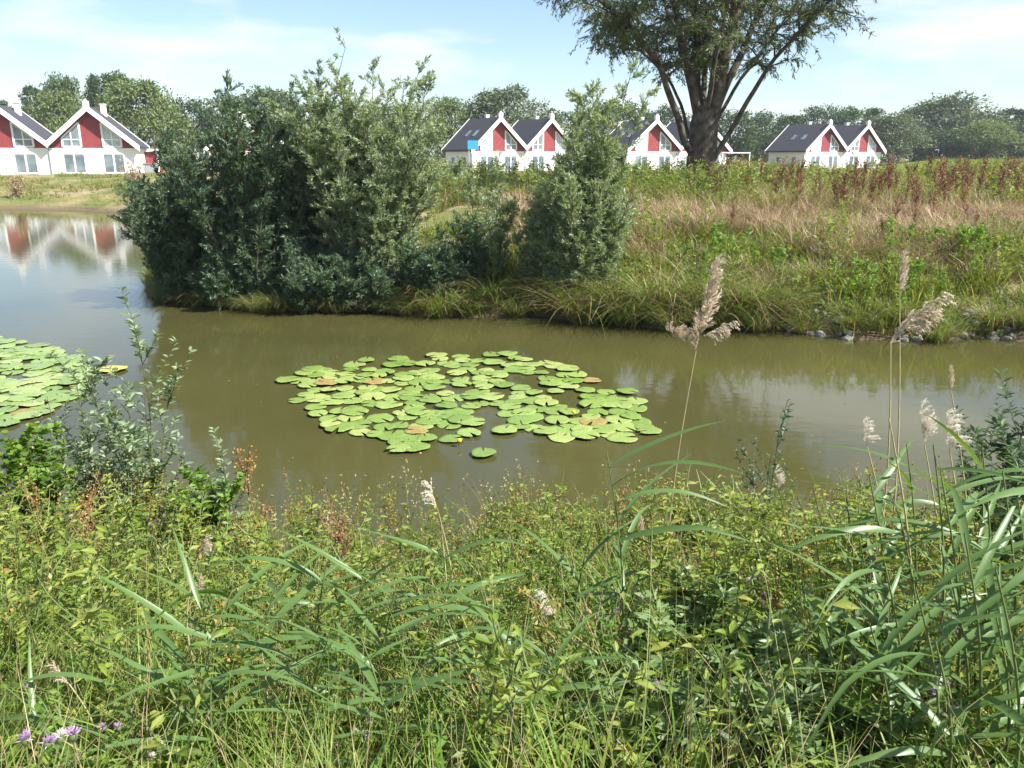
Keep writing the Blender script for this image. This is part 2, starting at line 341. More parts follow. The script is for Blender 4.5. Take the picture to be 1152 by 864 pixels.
M['chim'] = plain('chimney_white', (.72, .70, .67), .8)

def box(mb, x0, x1, y0, y1, z0, z1, m=0):
    v = [(x0, y0, z0), (x1, y0, z0), (x1, y1, z0), (x0, y1, z0), (x0, y0, z1), (x1, y0, z1), (x1, y1, z1), (x0, y1, z1)]
    mb.add(v, [(0, 3, 2, 1), (4, 5, 6, 7), (0, 1, 5, 4), (1, 2, 6, 5), (2, 3, 7, 6), (3, 0, 4, 7)], m); return mb
def quadprism(mb, poly, y0, y1, m=0):
    """four points in x,z swept from y0 to y1"""
    v = [(x, y0, z) for x, z in poly] + [(x, y1, z) for x, z in poly]
    mb.add(v, [(0, 1, 2, 3), (7, 6, 5, 4), (0, 4, 5, 1), (1, 5, 6, 2), (2, 6, 7, 3), (3, 7, 4, 0)], m); return mb
def bar(mb, p, q, w, y0, y1, m=0):
    p = np.array(p, float); q = np.array(q, float); d = (q - p) / np.linalg.norm(q - p); s = np.array([-d[1], d[0]]) * w / 2
    return quadprism(mb, [tuple(p - s), tuple(q - s), tuple(q + s), tuple(p + s)], y0, y1, m)
UW, EZ, RZ, HD, GF = 7.7, 3.25, 7.15, 8.0, 2.75         # unit width, eave, ridge, depth, ground floor
SLP = (RZ - EZ) / (UW / 2)
def house_part(name, mb, m, par, smooth=False): return link(name, mb.mesh(name, m, smooth), par)
def make_house():
    root = empty('double_house')
    w = MB()
    box(w, -UW, UW, 0, HD, -.6, GF - .1); house_part('wall', w, M['white'], root)
    b = MB(); box(b, -UW - .03, UW + .03, -.05, HD + .03, GF - .1, GF + .06); house_part('string_course', b, M['white_paint'], root)
    for s in (-1, 1):
        cx = s * UW / 2; g = MB()
        x0, x1 = cx - UW / 2 + .03, cx + UW / 2 - .03; zt = GF + .06
        quadprism(g, [(x0, zt), (cx, zt), (cx, RZ - .12), (x0, EZ - .12)], .03, HD - .03); quadprism(g, [(cx, zt), (x1, zt), (x1, EZ - .12), (cx, RZ - .12)], .03, HD - .03)
        house_part('gable_wall', g, M['red_board'], root)
        r = MB(); th = .16; e = .38; ov = .62
        el, er = (e, 0.0) if s < 0 else (0.0, e)
        zl, zr = EZ - el * SLP, EZ - er * SLP; xl, xr = cx - UW / 2 - el, cx + UW / 2 + er
        quadprism(r, [(xl, zl - .1), (cx, RZ - .1), (cx, RZ + th), (xl, zl + th)], -ov, HD + .4); quadprism(r, [(cx, RZ - .1), (xr, zr - .1), (xr, zr + th), (cx, RZ + th)], -ov, HD + .4)
        rf = house_part('roof', r, M['slate'], root)
        for y0, y1 in ((-ov - .09, -ov - .004), (HD + .404, HD + .49)):
            bb = MB(); quadprism(bb, [(xl - .05, zl - .42), (cx, RZ - .42), (cx, RZ + .24), (xl - .05, zl + .24)], y0, y1)
            quadprism(bb, [(cx, RZ - .42), (xr + .05, zr - .42), (xr + .05, zr + .24), (cx, RZ + .24)], y0, y1)
            house_part('verge_board', bb, M['white_paint'], root)
        fi = MB(); box(fi, cx - .26, cx + .26, -ov - .13, -ov + .3, RZ + .05, RZ + .62); quadprism(fi, [(cx - .18, RZ + .62), (cx + .18, RZ + .62), (cx + .05, RZ + .85), (cx - .05, RZ + .85)], -ov - .06, -ov + .2)
        house_part('finial', fi, M['white_paint'], root)
        c = MB(); box(c, cx + .5, cx + 1.0, HD * .55, HD * .55 + .5, RZ - .8, RZ + .55); box(c, cx + .44, cx + 1.06, HD * .55 - .06, HD * .55 + .56, RZ + .55, RZ + .65)
        house_part('chimney', c, M['chim'], rf)
        if s < 0:
            for yy in (2.0, 4.2):
                k = MB(); xa, xb = cx - 2.5, cx - 1.75; za = RZ - (cx - xa) * SLP + th; zb = RZ - (cx - xb) * SLP + th
                quadprism(k, [(xa, za + .02), (xb, zb + .02), (xb, zb + .09), (xa, za + .09)], yy, yy + .75); house_part('skylight', k, M['glass'], rf)
        # tall trapezoid windows either side of a red panel
        for t in (-1, 1):
            xi, xo = cx + t * .98, cx + t * 2.6
            zo = RZ - 2.6 * SLP - .62; zi = RZ - .98 * SLP - .62; zb = GF + .2
            pts = [(xi, zb), (xo, zb), (xo, max(zo, zb + .5)), (xi, zi)]
            if t < 0: pts = [pts[1], pts[0], pts[3], pts[2]]
            f = MB()
            for a in range(4): bar(f, pts[a], pts[(a + 1) % 4], .17, -.06, .028)
            xm = (xi + xo) / 2; bar(f, (xm, zb), (xm, zi - abs(xm - xi) * SLP), .11, -.045, .028); bar(f, (xi, zb + .78), (xo, zb + .78), .11, -.04, .028)
            fr = house_part('window', f, M['white_paint'], root)
            p = MB(); quadprism(p, pts, -.012, .02); house_part('pane', p, M['curtain' if t * s > 0 else 'glass'], fr)
        # two pairs of tall ground floor windows
        for t in (-1, 1):
            xc = cx + t * 1.75; f = MB(); x0, x1, z0, z1 = xc - .95, xc + .95, .12, 2.22
            for a, bq in (((x0, z0), (x1, z0)), ((x1, z0), (x1, z1)), ((x1, z1), (x0, z1)), ((x0, z1), (x0, z0)), ((xc, z0), (xc, z1))): bar(f, a, bq, .15, -.06, -.002)
            fr = house_part('window', f, M['white_paint'], root)
            p = MB(); quadprism(p, [(x0, z0), (x1, z0), (x1, z1), (x0, z1)], -.03, -.004); house_part('pane', p, M['glass'], fr)
    d = MB(); v, q = tube([(0, -.12, GF + .3), (0, -.12, -.3)], .05, 8); d.add(v, q); house_part('downpipe', d, M['grey'], root)
    for yy in (2.2, 5.6):                                            # side windows on the left flank
        f = MB(); box(f, -UW - .05, -UW - .004, yy - .55, yy + .55, .9, 2.1); fr = house_part('window', f, M['white_paint'], root)
        p = MB(); box(p, -UW - .07, -UW - .052, yy - .43, yy + .43, 1.02, 1.98); house_part('pane', p, M['glass'], fr)
    return root
house0 = make_house(); bpy.context.view_layer.update(); note_kids(house0)
def place_house(o, px, d, r, label, z=1.05, wx=1.0):
    p = at(px, 175, d); o.location = (p[0], d, z); o.rotation_euler = (0, 0, R(r)); o.scale = (wx, .9, .87)
    tag(o, label, 'house', 'red and white double houses beyond the pond'); return o
place_house(house0, 56, 80, 17, 'white and red double house across the water at the far left, beside the red garage', 1.25)
place_house(copy_tree(house0), 311, 99, 20, 'double house almost hidden behind the big willow bushes, only a white verge showing')
place_house(copy_tree(house0), 590, 101, 30, 'white and red double house standing between the big willow bush and the pointed willow', wx=.93)
place_house(copy_tree(house0), 763, 107, 24, 'white and red double house partly covered by the thick tree trunk')
place_house(copy_tree(house0), 949, 122, 26, 'white and red double house on the right behind the rusty dock weeds')

def small_things():
    # red garage with a flat white roof beside the left house
    p = at(161, 175, 88); g = empty('garage', (p[0], 88, 1.2), R(17)); tag(g, 'low red garage with white flat roof beside the far left double house', 'garage')
    b = MB(); box(b, -2.2, 1.3, 0, 5, -.4, 2.2); link('wall', b.mesh('wall', M['red_board']), g)
    b = MB(); box(b, -2.5, 1.6, -.35, 5.3, 2.2, 2.48); link('roof', b.mesh('roof', M['white_paint']), g)
    b = MB(); box(b, -1.5, .6, -.05, -.004, -.1, 1.95); link('door', b.mesh('door', M['red_board']), g)
    b = MB(); box(b, 1.302, 1.5, -.3, -.1, -.4, 2.2); link('post', b.mesh('post', M['white_paint']), g)
    # furniture on the terrace
    p = at(143, 175, 84.5); c = empty('garden_chair', (p[0], 84.5, 1.2), R(200)); tag(c, 'dark folded garden chair against the white wall near the red garage', 'chair')
    dk = plain('dark_plastic', (.05, .045, .05), .5)
    b = MB(); box(b, -.3, .3, -.28, .28, .40, .46); link('seat', b.mesh('seat', dk), c)
    b = MB(); quadprism(b, [(-.3, .465), (.3, .465), (.27, 1.25), (-.27, 1.25)], .22, .28); link('backrest', b.mesh('backrest', dk), c)
    for sx in (-.26, .26):
        for sy in (-.24, .24):
            b = MB(); box(b, sx - .02, sx + .02, sy - .02, sy + .02, 0, .395); link('leg', b.mesh('leg', dk), c)
    p = at(134, 175, 84.6); b = MB(); v, q = tube([(0, 0, 0), (0, 0, .02), (0, 0, .35), (0, 0, .75), (0, 0, .8), (0, 0, .81)], [.24, .28, .33, .36, .36, .02], 14); b.add(v, q)
    o = link('planter', b.mesh('planter', plain('yellow_tub', (.55, .36, .08), .5)), None, (p[0], 84.6, 1.18)); tag(o, 'yellow tub standing by the white wall beside the dark garden chair', 'planter')
    p = at(168, 175, 83); o = empty('bin', (p[0], 83, 1.2), R(10)); tag(o, 'grey bin in front of the red garage', 'bin')
    b = MB(); quadprism(b, [(-.5, 0), (.5, 0), (.6, .95), (-.6, .95)], -.4, .4); link('body', b.mesh('body', M['grey']), o)
    b = MB(); quadprism(b, [(-.64, .955), (.64, .955), (.6, 1.08), (-.6, 1.08)], -.45, .45); link('lid', b.mesh('lid', plain('grey_lid', (.2, .21, .22), .5)), o)
    # blue panel beside the central house
    p = at(532, 154, 92); o = empty('blue_board', (p[0], 92, 1.2), R(20)); tag(o, 'bright blue board on two posts beside the house behind the willows', 'board')
    b = MB(); box(b, -.62, .62, -.04, .04, 2.45, 3.4); link('panel', b.mesh('panel', plain('blue_paint', (.03, .27, .72), .45)), o)
    for sx in (-.45, .45):
        b = MB(); box(b, sx - .045, sx + .045, .05, .13, -.3, 3.25); link('post', b.mesh('post', M['grey']), o)
    # white goal frame
    p = at(828, 175, 84); o = empty('goal_frame', (p[0], 84, 1.3), R(8)); tag(o, 'white goal frame on the grass right of the tree trunk', 'goal')
    b = MB(); v, q = tube([(-1.5, 0, 1.95), (1.5, 0, 1.95)], .06, 8); b.add(v, q); link('crossbar', b.mesh('crossbar', M['white_paint']), o)
    for sx in (-1.45, 1.45):
        b = MB(); v, q = tube([(sx, 0, -.3), (sx, 0, 1.9)], .06, 8); b.add(v, q); link('post', b.mesh('post', M['white_paint']), o)
small_things()

# ------------------------------------------------------------------ background trees
def wander(p, d, L, n, jit, trop, g):
    pts = [np.array(p, float)]; d = nrm(np.array(d, float))
    for i in range(n):
        d = nrm(d + g.normal(size=3) * jit + np.array(trop)); pts.append(pts[-1] + d * L / n)
    return np.array(pts)
def crown_tree(seed, h, w, leafm, nl=7000, size=.42, shape='round', trunk_h=.22):
    """trunk with limbs, crown of leaf clumps in clusters with gaps"""
    g = np.random.default_rng(seed); root = empty('tree'); t = MB()
    n_cl = 46; P = []; D = []
    top = wander((0, 0, -.3), (0, 0, 1), h * .86, 7, .05, (0, 0, .1), g); t.add(*tube(top, np.linspace(.026 * h, .006 * h, 8), 7))
    for i in range(n_cl):
        f = g.uniform(trunk_h, .97); a = g.uniform(0, 2 * pi)
        prof = {'round': math.sqrt(max(0, 1 - ((f - .56) / .46) ** 2)), 'tall': math.sqrt(max(0, 1 - ((f - .5) / .5) ** 2)) * .8, 'wide': math.sqrt(max(0, 1 - ((f - .42) / .56) ** 2))}[shape]
        rr = w / 2 * prof * (g.uniform(.35, 1.0) ** .6)
        c = np.array([cos(a) * rr, sin(a) * rr, f * h]); s = top[min(7, int(f * .72 * 7))]
        mid = (s + c) / 2 + np.array([0, 0, -.04 * h]) + g.normal(size=3) * .02 * h
        t.add(*tube([s, mid, c], [.009 * h, .006 * h, .002 * h], 5))
        k = int(nl / n_cl * g.uniform(.6, 1.4)); r = g.uniform(.11, .20) * w * (.75 + .35 * prof)
        u = nrm(g.normal(size=(k, 3))) * (g.uniform(.15, 1, (k, 1)) ** .45) * r * np.array([1, 1, .78])
        P.append(c + u + g.normal(size=(k, 3)) * r * .12); D.append(u + g.normal(size=(k, 3)) * r * .6 + np.array([0, 0, -.15 * r]))
    P = np.concatenate(P); D = np.concatenate(D); m = MB()
    m.add(*leaves(P, D, g.uniform(.7, 1.3, len(P)) * size, g.uniform(.5, .8, len(P)) * size * .8, 1.0, g))
    link('trunk', t.mesh('trunk', M['bark'], True), root); link('crown', m.mesh('crown', M[leafm]), root)
    return root
TP = {}
TP['dark_round'] = (crown_tree(1, 10, 8.5, 'dark_leaf'), 10, 8.5); TP['dark_tall'] = (crown_tree(2, 13, 6, 'dark_leaf', shape='tall'), 13, 6)
TP['mid_round'] = (crown_tree(3, 10, 9, 'mid_leaf'), 10, 9); TP['pale_wide'] = (crown_tree(4, 9.5, 10, 'pale_leaf', 9000, shape='wide', trunk_h=.1), 9.5, 10)
TP['grey_wide'] = (crown_tree(5, 10, 10, 'grey_leaf', 9000, shape='wide', trunk_h=.08), 10, 10); TP['mid_tall'] = (crown_tree(6, 13, 6.5, 'mid_leaf', shape='tall', trunk_h=.15), 13, 6.5)
bpy.context.view_layer.update()
for k, (o, _, _) in TP.items(): note_kids(o)
used = {}
WHAT = {'dark_round': 'dark green rounded tree', 'dark_tall': 'dark tall narrow tree', 'mid_round': 'mid green leafy tree', 'pale_wide': 'pale yellowish green spreading tree', 'grey_wide': 'greyish green willow-like spreading tree', 'mid_tall': 'slim mid green tall tree'}
def back_tree(kind, px, top, wpx, d, where, z=1.2):
    o, h0, w0 = TP[kind]
    if kind in used: o = copy_tree(o)
    used[kind] = 1
    p = at(px, top, d); hh = p[2] - z; ww = wpx * d / 860
    o.location = (p[0], d, z - .1); o.rotation_euler = (0, 0, rnd(0, 6.28)); o.scale = (ww / w0, ww / w0, hh / h0 / .99)
    tag(o, WHAT[kind] + ' ' + where, 'tree', 'trees in the background')
BT = [
 # behind the far left houses
 ('dark_tall', -8, 112, 46, 120, 'at the very left edge behind the far left house'), ('dark_tall', 35, 97, 30, 125, 'rising above the left gable of the far left house'),
 ('mid_round', 70, 90, 46, 128, 'with a loose top between the two left gables'), ('pale_wide', 62, 106, 62, 112, 'low behind the valley of the far left house'),
 ('dark_tall', 103, 84, 26, 125, 'directly above the right gable of the far left house'), ('mid_tall', 126, 82, 42, 128, 'tallest of those right of the far left house'),
 ('pale_wide', 152, 93, 84, 108, 'filling the gap right of the far left house'), ('dark_round', 212, 113, 52, 125, 'above the left end of the willow bushes'),
 ('mid_round', 250, 112, 60, 130, 'above the half hidden house verge'), ('mid_round', 300, 105, 70, 135, 'behind the second willow bush'), ('dark_round', 186, 138, 40, 130, 'low between the pale tree and the willow bushes'),
 ('dark_round', 370, 118, 80, 140, 'hidden behind the tallest willow bush'), ('mid_round', 440, 120, 70, 140, 'behind the right flank of the tallest willow bush'),
 # behind the centre houses
 ('pale_wide', 505, 113, 58, 125, 'left of the central house'), ('grey_wide', 572, 102, 96, 128, 'broad and tall behind the central house'), ('dark_round', 541, 112, 48, 132, 'tucked behind the left roof of the central house'),
 ('dark_round', 640, 128, 60, 140, 'right of the central house behind the pointed willow'), ('dark_round', 697, 117, 62, 135, 'left behind the house with the tree trunk'),
 ('dark_round', 744, 122, 50, 150, 'peeping above the house with the tree trunk'), ('mid_round', 785, 132, 60, 150, 'directly behind the thick willow trunk'),
 # right of the big tree
 ('dark_round', 826, 126, 50, 118, 'standing alone right of the thick trunk'), ('dark_round', 866, 128, 50, 150, 'second to the right of the thick trunk'), ('dark_tall', 893, 130, 42, 165, 'above the left roof of the right house'),
 ('dark_round', 925, 122, 50, 170, 'above the first gable of the right house'), ('mid_round', 962, 124, 56, 172, 'above the second gable of the right house'), ('dark_tall', 985, 122, 34, 175, 'between the right house and the willow-like tree'),
 ('grey_wide', 1006, 130, 66, 135, 'touching the right eave of the right house'), ('dark_round', 1036, 118, 50, 165, 'left shoulder of the tall group at the right'), ('grey_wide', 1076, 110, 92, 160, 'tallest of the group at the right'),
 ('dark_round', 1108, 128, 56, 160, 'right shoulder of the tall group at the right'), ('pale_wide', 1112, 138, 66, 140, 'in front of the tall group at the right'), ('dark_tall', 1140, 122, 46, 165, 'near the right picture edge'),
 ('mid_round', 1180, 130, 70, 160, 'cut by the right picture edge'), ('dark_round', 1062, 146, 60, 145, 'low at the foot of the tall group'), ('mid_round', 900, 150, 60, 150, 'low behind the left roof of the right house'),
 ('dark_round', 850, 148, 50, 140, 'low between the lone tree and the right house'), ('dark_round', 1145, 150, 60, 140, 'low at the right edge of the lawn'), ('mid_round', 720, 146, 60, 140, 'low behind the roof left of the trunk'),
]
for b in BT: back_tree(*b)

# ------------------------------------------------------------------ willow shrubs on the far bank
def shrub(name, seed, loc, h, w, nst, leafm, label, dens=1.0, spire=0.0, lean=0.0, wd=None, ll=.088, lw=.022, skirt=.35):
    g = np.random.default_rng(seed); root = empty(name, loc); st = MB(); P = []; D = []
    for i in range(nst):
        a = g.uniform(0, 2 * pi); q = g.uniform(0, 1) ** .6 if i > 5 else g.uniform(0, .3)
        tilt = q * (1 - spire) * 1.0 * (w / h) * .62
        b = np.array([cos(a), sin(a) * (wd or .75), 0]) * g.uniform(0, .22) * w
        d = np.array([cos(a) * tilt + lean, sin(a) * tilt * (wd or .75), 1.0])
        L = h * g.uniform(.72, 1.06) * (1 - .30 * q) * (1.0 if i > 3 else 1.05)
        if spire: L *= 1 - .45 * q
        pts = wander(b, d, L, 9, .07, (cos(a) * .018 * q, sin(a) * .018 * q, .01), g)
        st.add(*tube(pts, np.linspace(.018, .003, 10) * (h / 4.5 + .3), 4))
        nt_ = int(40 * dens)
        for k in range(nt_):
            f = g.uniform(.06, 1) ** .9; idx = min(8, int(f * 9)); s = pts[idx] + (pts[idx + 1] - pts[idx]) * (f * 9 - idx)
            a2 = g.uniform(0, 2 * pi); tl = (.95 - f * .5) * g.uniform(.45, 1.15) * .185 * w * (1.35 if spire else 1) * (1.0 if f > skirt * .5 else .8) + .12
            dd = nrm(np.array([cos(a2), sin(a2), g.uniform(.15, 1.45)]) + (pts[idx + 1] - pts[idx]) / L * 3)
            tw = wander(s, dd, tl, 3, .14, (0, 0, -.05), g)
            st.add(*tube(tw, [.006, .004, .003, .0015], 3))
            n = int(tl / .0074 * g.uniform(.8, 1.2)) + 5
            u = g.uniform(.1, 1, n) * 3; ii = np.minimum(2, u.astype(int)); fr = (u - ii)[:, None]
            pos = tw[ii] * (1 - fr) + tw[ii + 1] * fr + g.normal(size=(n, 3)) * .012; dr = nrm(tw[ii + 1] - tw[ii])
            P.append(pos); D.append(dr * 1.0 + nrm(g.normal(size=(n, 3))) * .95 + np.array([0, 0, .1]))
    P = np.concatenate(P); D = np.concatenate(D); ok = P[:, 2] + loc[2] > .05; P = P[ok]; D = D[ok]
    m = MB(); m.add(*leaves(P, D, g.uniform(.7, 1.25, len(P)) * ll, g.uniform(.75, 1.2, len(P)) * lw, .35, g))
    link('stems', st.mesh('stems', M['twig'], True), root); link('foliage', m.mesh('foliage', M[leafm]), root)
    tag(root, label, 'bush', 'willow bushes on the far bank'); return root
def sp(px, off):
    d = 17.0
    for _ in range(8): p = at(px, 320, d); d = d * .5 + .5 * (float(yf(p[0])) + off)
    p = at(px, 320, d); return (p[0], d, float(ground_z(p[0], d)) - .05)
shrub('willow_bush', 21, sp(218, .4), 3.2, 2.0, 40, 'willow', 'dark shade-coloured willow bush at the left tip of the far bank, over the open water', lean=-.02)  # bushes using this leaf colour carry their shade in it
shrub('willow_bush', 22, sp(288, .55), 4.2, 2.1, 46, 'willow', 'tall dark shade-coloured willow bush second from the left on the far bank')
shrub('willow_bush', 23, sp(345, 1.3), 4.15, 2.3, 40, 'willow', 'willow bush in the middle behind its neighbours on the far bank')
shrub('willow_bush', 24, sp(420, .75), 4.65, 2.6, 62, 'willow_silver', 'largest and tallest willow bush, grey green and sunlit, on the far bank')
shrub('willow_bush', 25, sp(338, .1), 1.3, 2.0, 24, 'willow', 'low dark shade-coloured willow bush hanging over the water below the tall ones', skirt=.2)
shrub('willow_bush', 26, sp(556, 1.3), 2.5, 1.3, 10, 'willow_silver', 'thin open willow with bare stems between the two big bushes', dens=.6)
shrub('willow_bush', 27, sp(657, .7), 4.3, 1.75, 52, 'willow_silver', 'narrow pointed willow standing alone right of the big bushes', spire=.38, dens=1.0)
shrub('willow_bush', 28, sp(616, .9), 2.2, 1.3, 22, 'willow_silver', 'short willow leaning on the left foot of the pointed willow')
shrub('willow_bush', 29, sp(478, .45), 1.2, 1.5, 20, 'willow', 'low dark shade-coloured willow at the water edge under the largest bush')
shrub('willow_bush', 30, sp(206, .1), 1.2, 1.5, 22, 'willow', 'low willow skirt at the foot of the left tip bush')

shrub('willow_bush', 33, sp(524, 1.0), 1.5, 1.2, 10, 'willow', 'open low willow filling the gap right of the largest bush', dens=.7)
shrub('willow_bush', 34, sp(262, .05), 1.1, 1.6, 22, 'willow', 'lowest dark shade-coloured willow right of the left tip bush, trailing into the water')
shrub('willow_bush', 35, sp(410, .05), 1.15, 1.9, 24, 'willow', 'low dark shade-coloured willow trailing into the water below the largest bush')

# ------------------------------------------------------------------ the big willow tree
def big_tree():
    g = np.random.default_rng(77); d0 = 28.0; p = at(789, 175, d0); z0 = float(ground_z(p[0], d0)) - .1
    root = empty('willow_tree', (p[0], d0, z0)); tag(root, 'large old willow with a thick dark trunk dividing into many limbs', 'tree')
    k = d0 / 880
    def q(px, py, y=0): return np.array([(px - 786) * k, y, (188 - py) * k + .9])
    T = MB(); twigs = []
    T.add(*tube([(-.05, 0, -.3), (0, 0, .15), (0.0, 0, .9), (.02, 0, 1.7), (.03, 0, 2.5), (.05, 0, 3.1)], [.62, .53, .49, .48, .47, .36], 14))
    limbs = [([(772, 168), (753, 120), (736, 88), (698, 42), (650, 14), (600, -4), (560, -16)], .2, -.8, -2.5), ([(779, 132), (764, 82), (745, 20), (715, -70), (690, -170)], .27, -.2, -1.5),
             ([(783, 124), (776, 62), (772, -20), (760, -140), (765, -260)], .24, .5, 1.2), ([(792, 128), (803, 66), (812, 0), (830, -120), (840, -240)], .42, -.4, -1.0),
             ([(796, 138), (815, 86), (848, 20), (880, -70), (905, -150)], .25, .3, 1.8), ([(800, 172), (824, 118), (850, 74), (882, 34), (915, 2), (950, -25)], .15, -.7, -1.8),
             ([(787, 124), (792, 70), (795, 10), (800, -100), (790, -200)], .18, 1.2, 5.0), ([(780, 130), (770, 70), (750, 10), (730, -80), (700, -150)], .17, .9, 4.2), ([(786, 124), (785, 62), (790, -30), (800, -120)], .15, -1.2, -4.8),
             ([(776, 150), (757, 98), (728, 62), (690, 28), (640, -30)], .10, 1.2, 3.6), ([(799, 146), (826, 94), (870, 40), (915, -20), (960, -60)], .11, 1.0, 3.4)]
    for pts, r, ya, yb in limbs:
        n = len(pts); lp = np.array([q(x, y, ya * .3 + (yb - ya * .3) * (i / (n - 1)) ** 1.3) for i, (x, y) in enumerate(pts)])
        tt = np.linspace(0, n - 1, 4 * n); ii = np.minimum(n - 2, tt.astype(int)); f = (tt - ii)[:, None]; f = f
        fine = lp[ii] * (1 - f) + lp[ii + 1] * f + g.normal(size=(len(tt), 3)) * .04
        fine[1:-1] = (fine[:-2] + fine[1:-1] * 2 + fine[2:]) / 4
        T.add(*tube(fine, np.linspace(r * .62, .02, len(tt)), 8))
        Ln = len(fine)
        for j in range(33):
            s = fine[int(Ln * (.26 + .73 * g.uniform() ** .8))]
            if s[2] < 4.0: continue
            a = g.uniform(0, 2 * pi); L = g.uniform(.9, 2.4)
            b = wander(s, (cos(a), sin(a), g.uniform(.1, 1.1)), L, 5, .2, (0, 0, -.06), g); T.add(*tube(b, np.linspace(.035, .008, 6), 4))
            for m_ in range(9):
                s2 = b[g.integers(1, 6)]; a = g.uniform(0, 2 * pi)
                twigs.append(wander(s2, (cos(a), sin(a), g.uniform(-.4, .5)), g.uniform(.45, 1.2), 4, .16, (0, 0, -.17), g))
    tw = np.array(twigs); A = tw[:, :-1].reshape(-1, 3); B = tw[:, 1:].reshape(-1, 3); T.add(*tubes(A, B, .006, .004))
    per = 9; n = len(A) * per; f = g.uniform(0, 1, (n, 1)); A2 = np.repeat(A, per, 0); B2 = np.repeat(B, per, 0)
    P = A2 * (1 - f) + B2 * f + g.normal(size=(n, 3)) * .03; D = nrm(B2 - A2) + nrm(g.normal(size=(n, 3))) * .8 + np.array([0, 0, -.25])
    m = MB(); m.add(*leaves(P, D, g.uniform(.10, .19, n), g.uniform(.026, .042, n), .4, g))
    link('trunk', T.mesh('trunk', M['bark'], True), root); link('crown', m.mesh('crown', M['willow_tree']), root)
big_tree()

# ------------------------------------------------------------------ plant kits (small plants used in many places)
def grass_kit(seed, n, l0, l1, w, mats, spread=.08, up=1.6, dr=(.2, .9), nseg=3):
    g = np.random.default_rng(seed); m = MB(); per = np.array_split(np.arange(n), len(mats))
    a = g.uniform(0, 2 * pi, n); r = g.uniform(0, 1, n) ** .5 * spread; P = np.stack([np.cos(a) * r, np.sin(a) * r, np.full(n, -.03)], 1)
    D = np.stack([np.cos(a), np.sin(a), g.uniform(.8, 2.6, n) * up], 1) + g.normal(size=(n, 3)) * .2
    L = g.uniform(l0, l1, n); dd = g.uniform(*dr, n)
    for i, ix in enumerate(per):
        v, q = blades(P[ix], D[ix], L[ix], g.uniform(.6, 1.2, len(ix)) * w, dd[ix], nseg, g); m.add(v, q, mats[i])
    return m.arrays()
def herb_kit(seed, h, nleaf, ll, lw, mleaf, mstem, branch=4, top=None, ntop=0, near=True, tsz=1.0):
    g = np.random.default_rng(seed); m = MB()
    main = wander((0, 0, -.05), (g.normal() * .08, g.normal() * .08, 1), h, 6, .06, (0, 0, .05), g); m.add(*tube(main, np.linspace(.0045, .0015, 7), 4), mstem)
    axes = [main]
    for b in range(branch):
        s = main[g.integers(1, 6)]; a = g.uniform(0, 2 * pi); x = wander(s, (cos(a), sin(a), 1.1), h * g.uniform(.18, .4), 4, .1, (0, 0, .1), g); axes.append(x); m.add(*tube(x, np.linspace(.003, .001, 5), 3), mstem)
    P = []; D = []; S = []
    for i in range(nleaf):
        x = axes[0] if g.uniform() < .5 or branch == 0 else axes[g.integers(1, len(axes))]
        f = g.uniform(.12, .999) * (len(x) - 1); k = int(f); pos = x[k] + (x[min(k + 1, len(x) - 1)] - x[k]) * (f - k)
        a = g.uniform(0, 2 * pi); P.append(pos); D.append((cos(a), sin(a), g.uniform(.0, .9))); S.append(1.15 - .55 * f / (len(x) - 1))
    P = np.array(P); D = np.array(D); S = np.array(S) * g.uniform(.7, 1.2, nleaf)
    fn = folded if near else leaves
    v, q = fn(P, D, S * ll, S * lw, g=g); m.add(v, q, mleaf)
    if ntop:
        x = np.concatenate([y[-3:] for y in axes]); k = g.integers(0, len(x), ntop); P = x[k] + g.normal(size=(ntop, 3)) * [.02, .02, .04] * h * 1.2
        m.add(*leaves(P, g.normal(size=(ntop, 3)) + [0, 0, .8], .015 * (.6 + h) * tsz, .008 * (.6 + h) * tsz, 0, g), top)
    return m.arrays()
def dock_kit(seed, h, mr, mstem, mleaf, flakes=260, fs=.022):
    g = np.random.default_rng(seed); m = MB(); main = wander((0, 0, -.05), (g.normal() * .06, g.normal() * .06, 1), h, 8, .03, (0, 0, .04), g)
    m.add(*tube(main, np.linspace(.006, .002, 9), 4), mstem); ax = [main[4:]]
    for b in range(9):
        s = main[g.integers(3, 8)]; a = g.uniform(0, 2 * pi); x = wander(s, (cos(a) * .55, sin(a) * .55, 1), h * g.uniform(.15, .32), 4, .05, (0, 0, .06), g); ax.append(x); m.add(*tube(x, np.linspace(.003, .001, 5), 3), mstem)
    pts = np.concatenate([np.concatenate([y[:-1] * (1 - t) + y[1:] * t for t in (0, .33, .66)]) for y in ax]); k = g.integers(0, len(pts), flakes)
    P = pts[k] + g.normal(size=(flakes, 3)) * .012; m.add(*leaves(P, g.normal(size=(flakes, 3)), g.uniform(.7, 1.4, flakes) * fs, g.uniform(.6, 1, flakes) * fs * .8, 0, g), mr)
    n = 7; a = g.uniform(0, 2 * pi, n); m.add(*blades(np.zeros((n, 3)) + main[1], np.stack([np.cos(a), np.sin(a), np.full(n, .8)], 1), h * g.uniform(.2, .35, n), .05 * h, .8, 4, g), mleaf)
    return m.arrays()
def as_mesh(name, arr, mats, smooth=False):
    m = MB(); v, q, mi = arr; m.add(v, q, mi); return m.mesh(name, mats, smooth)

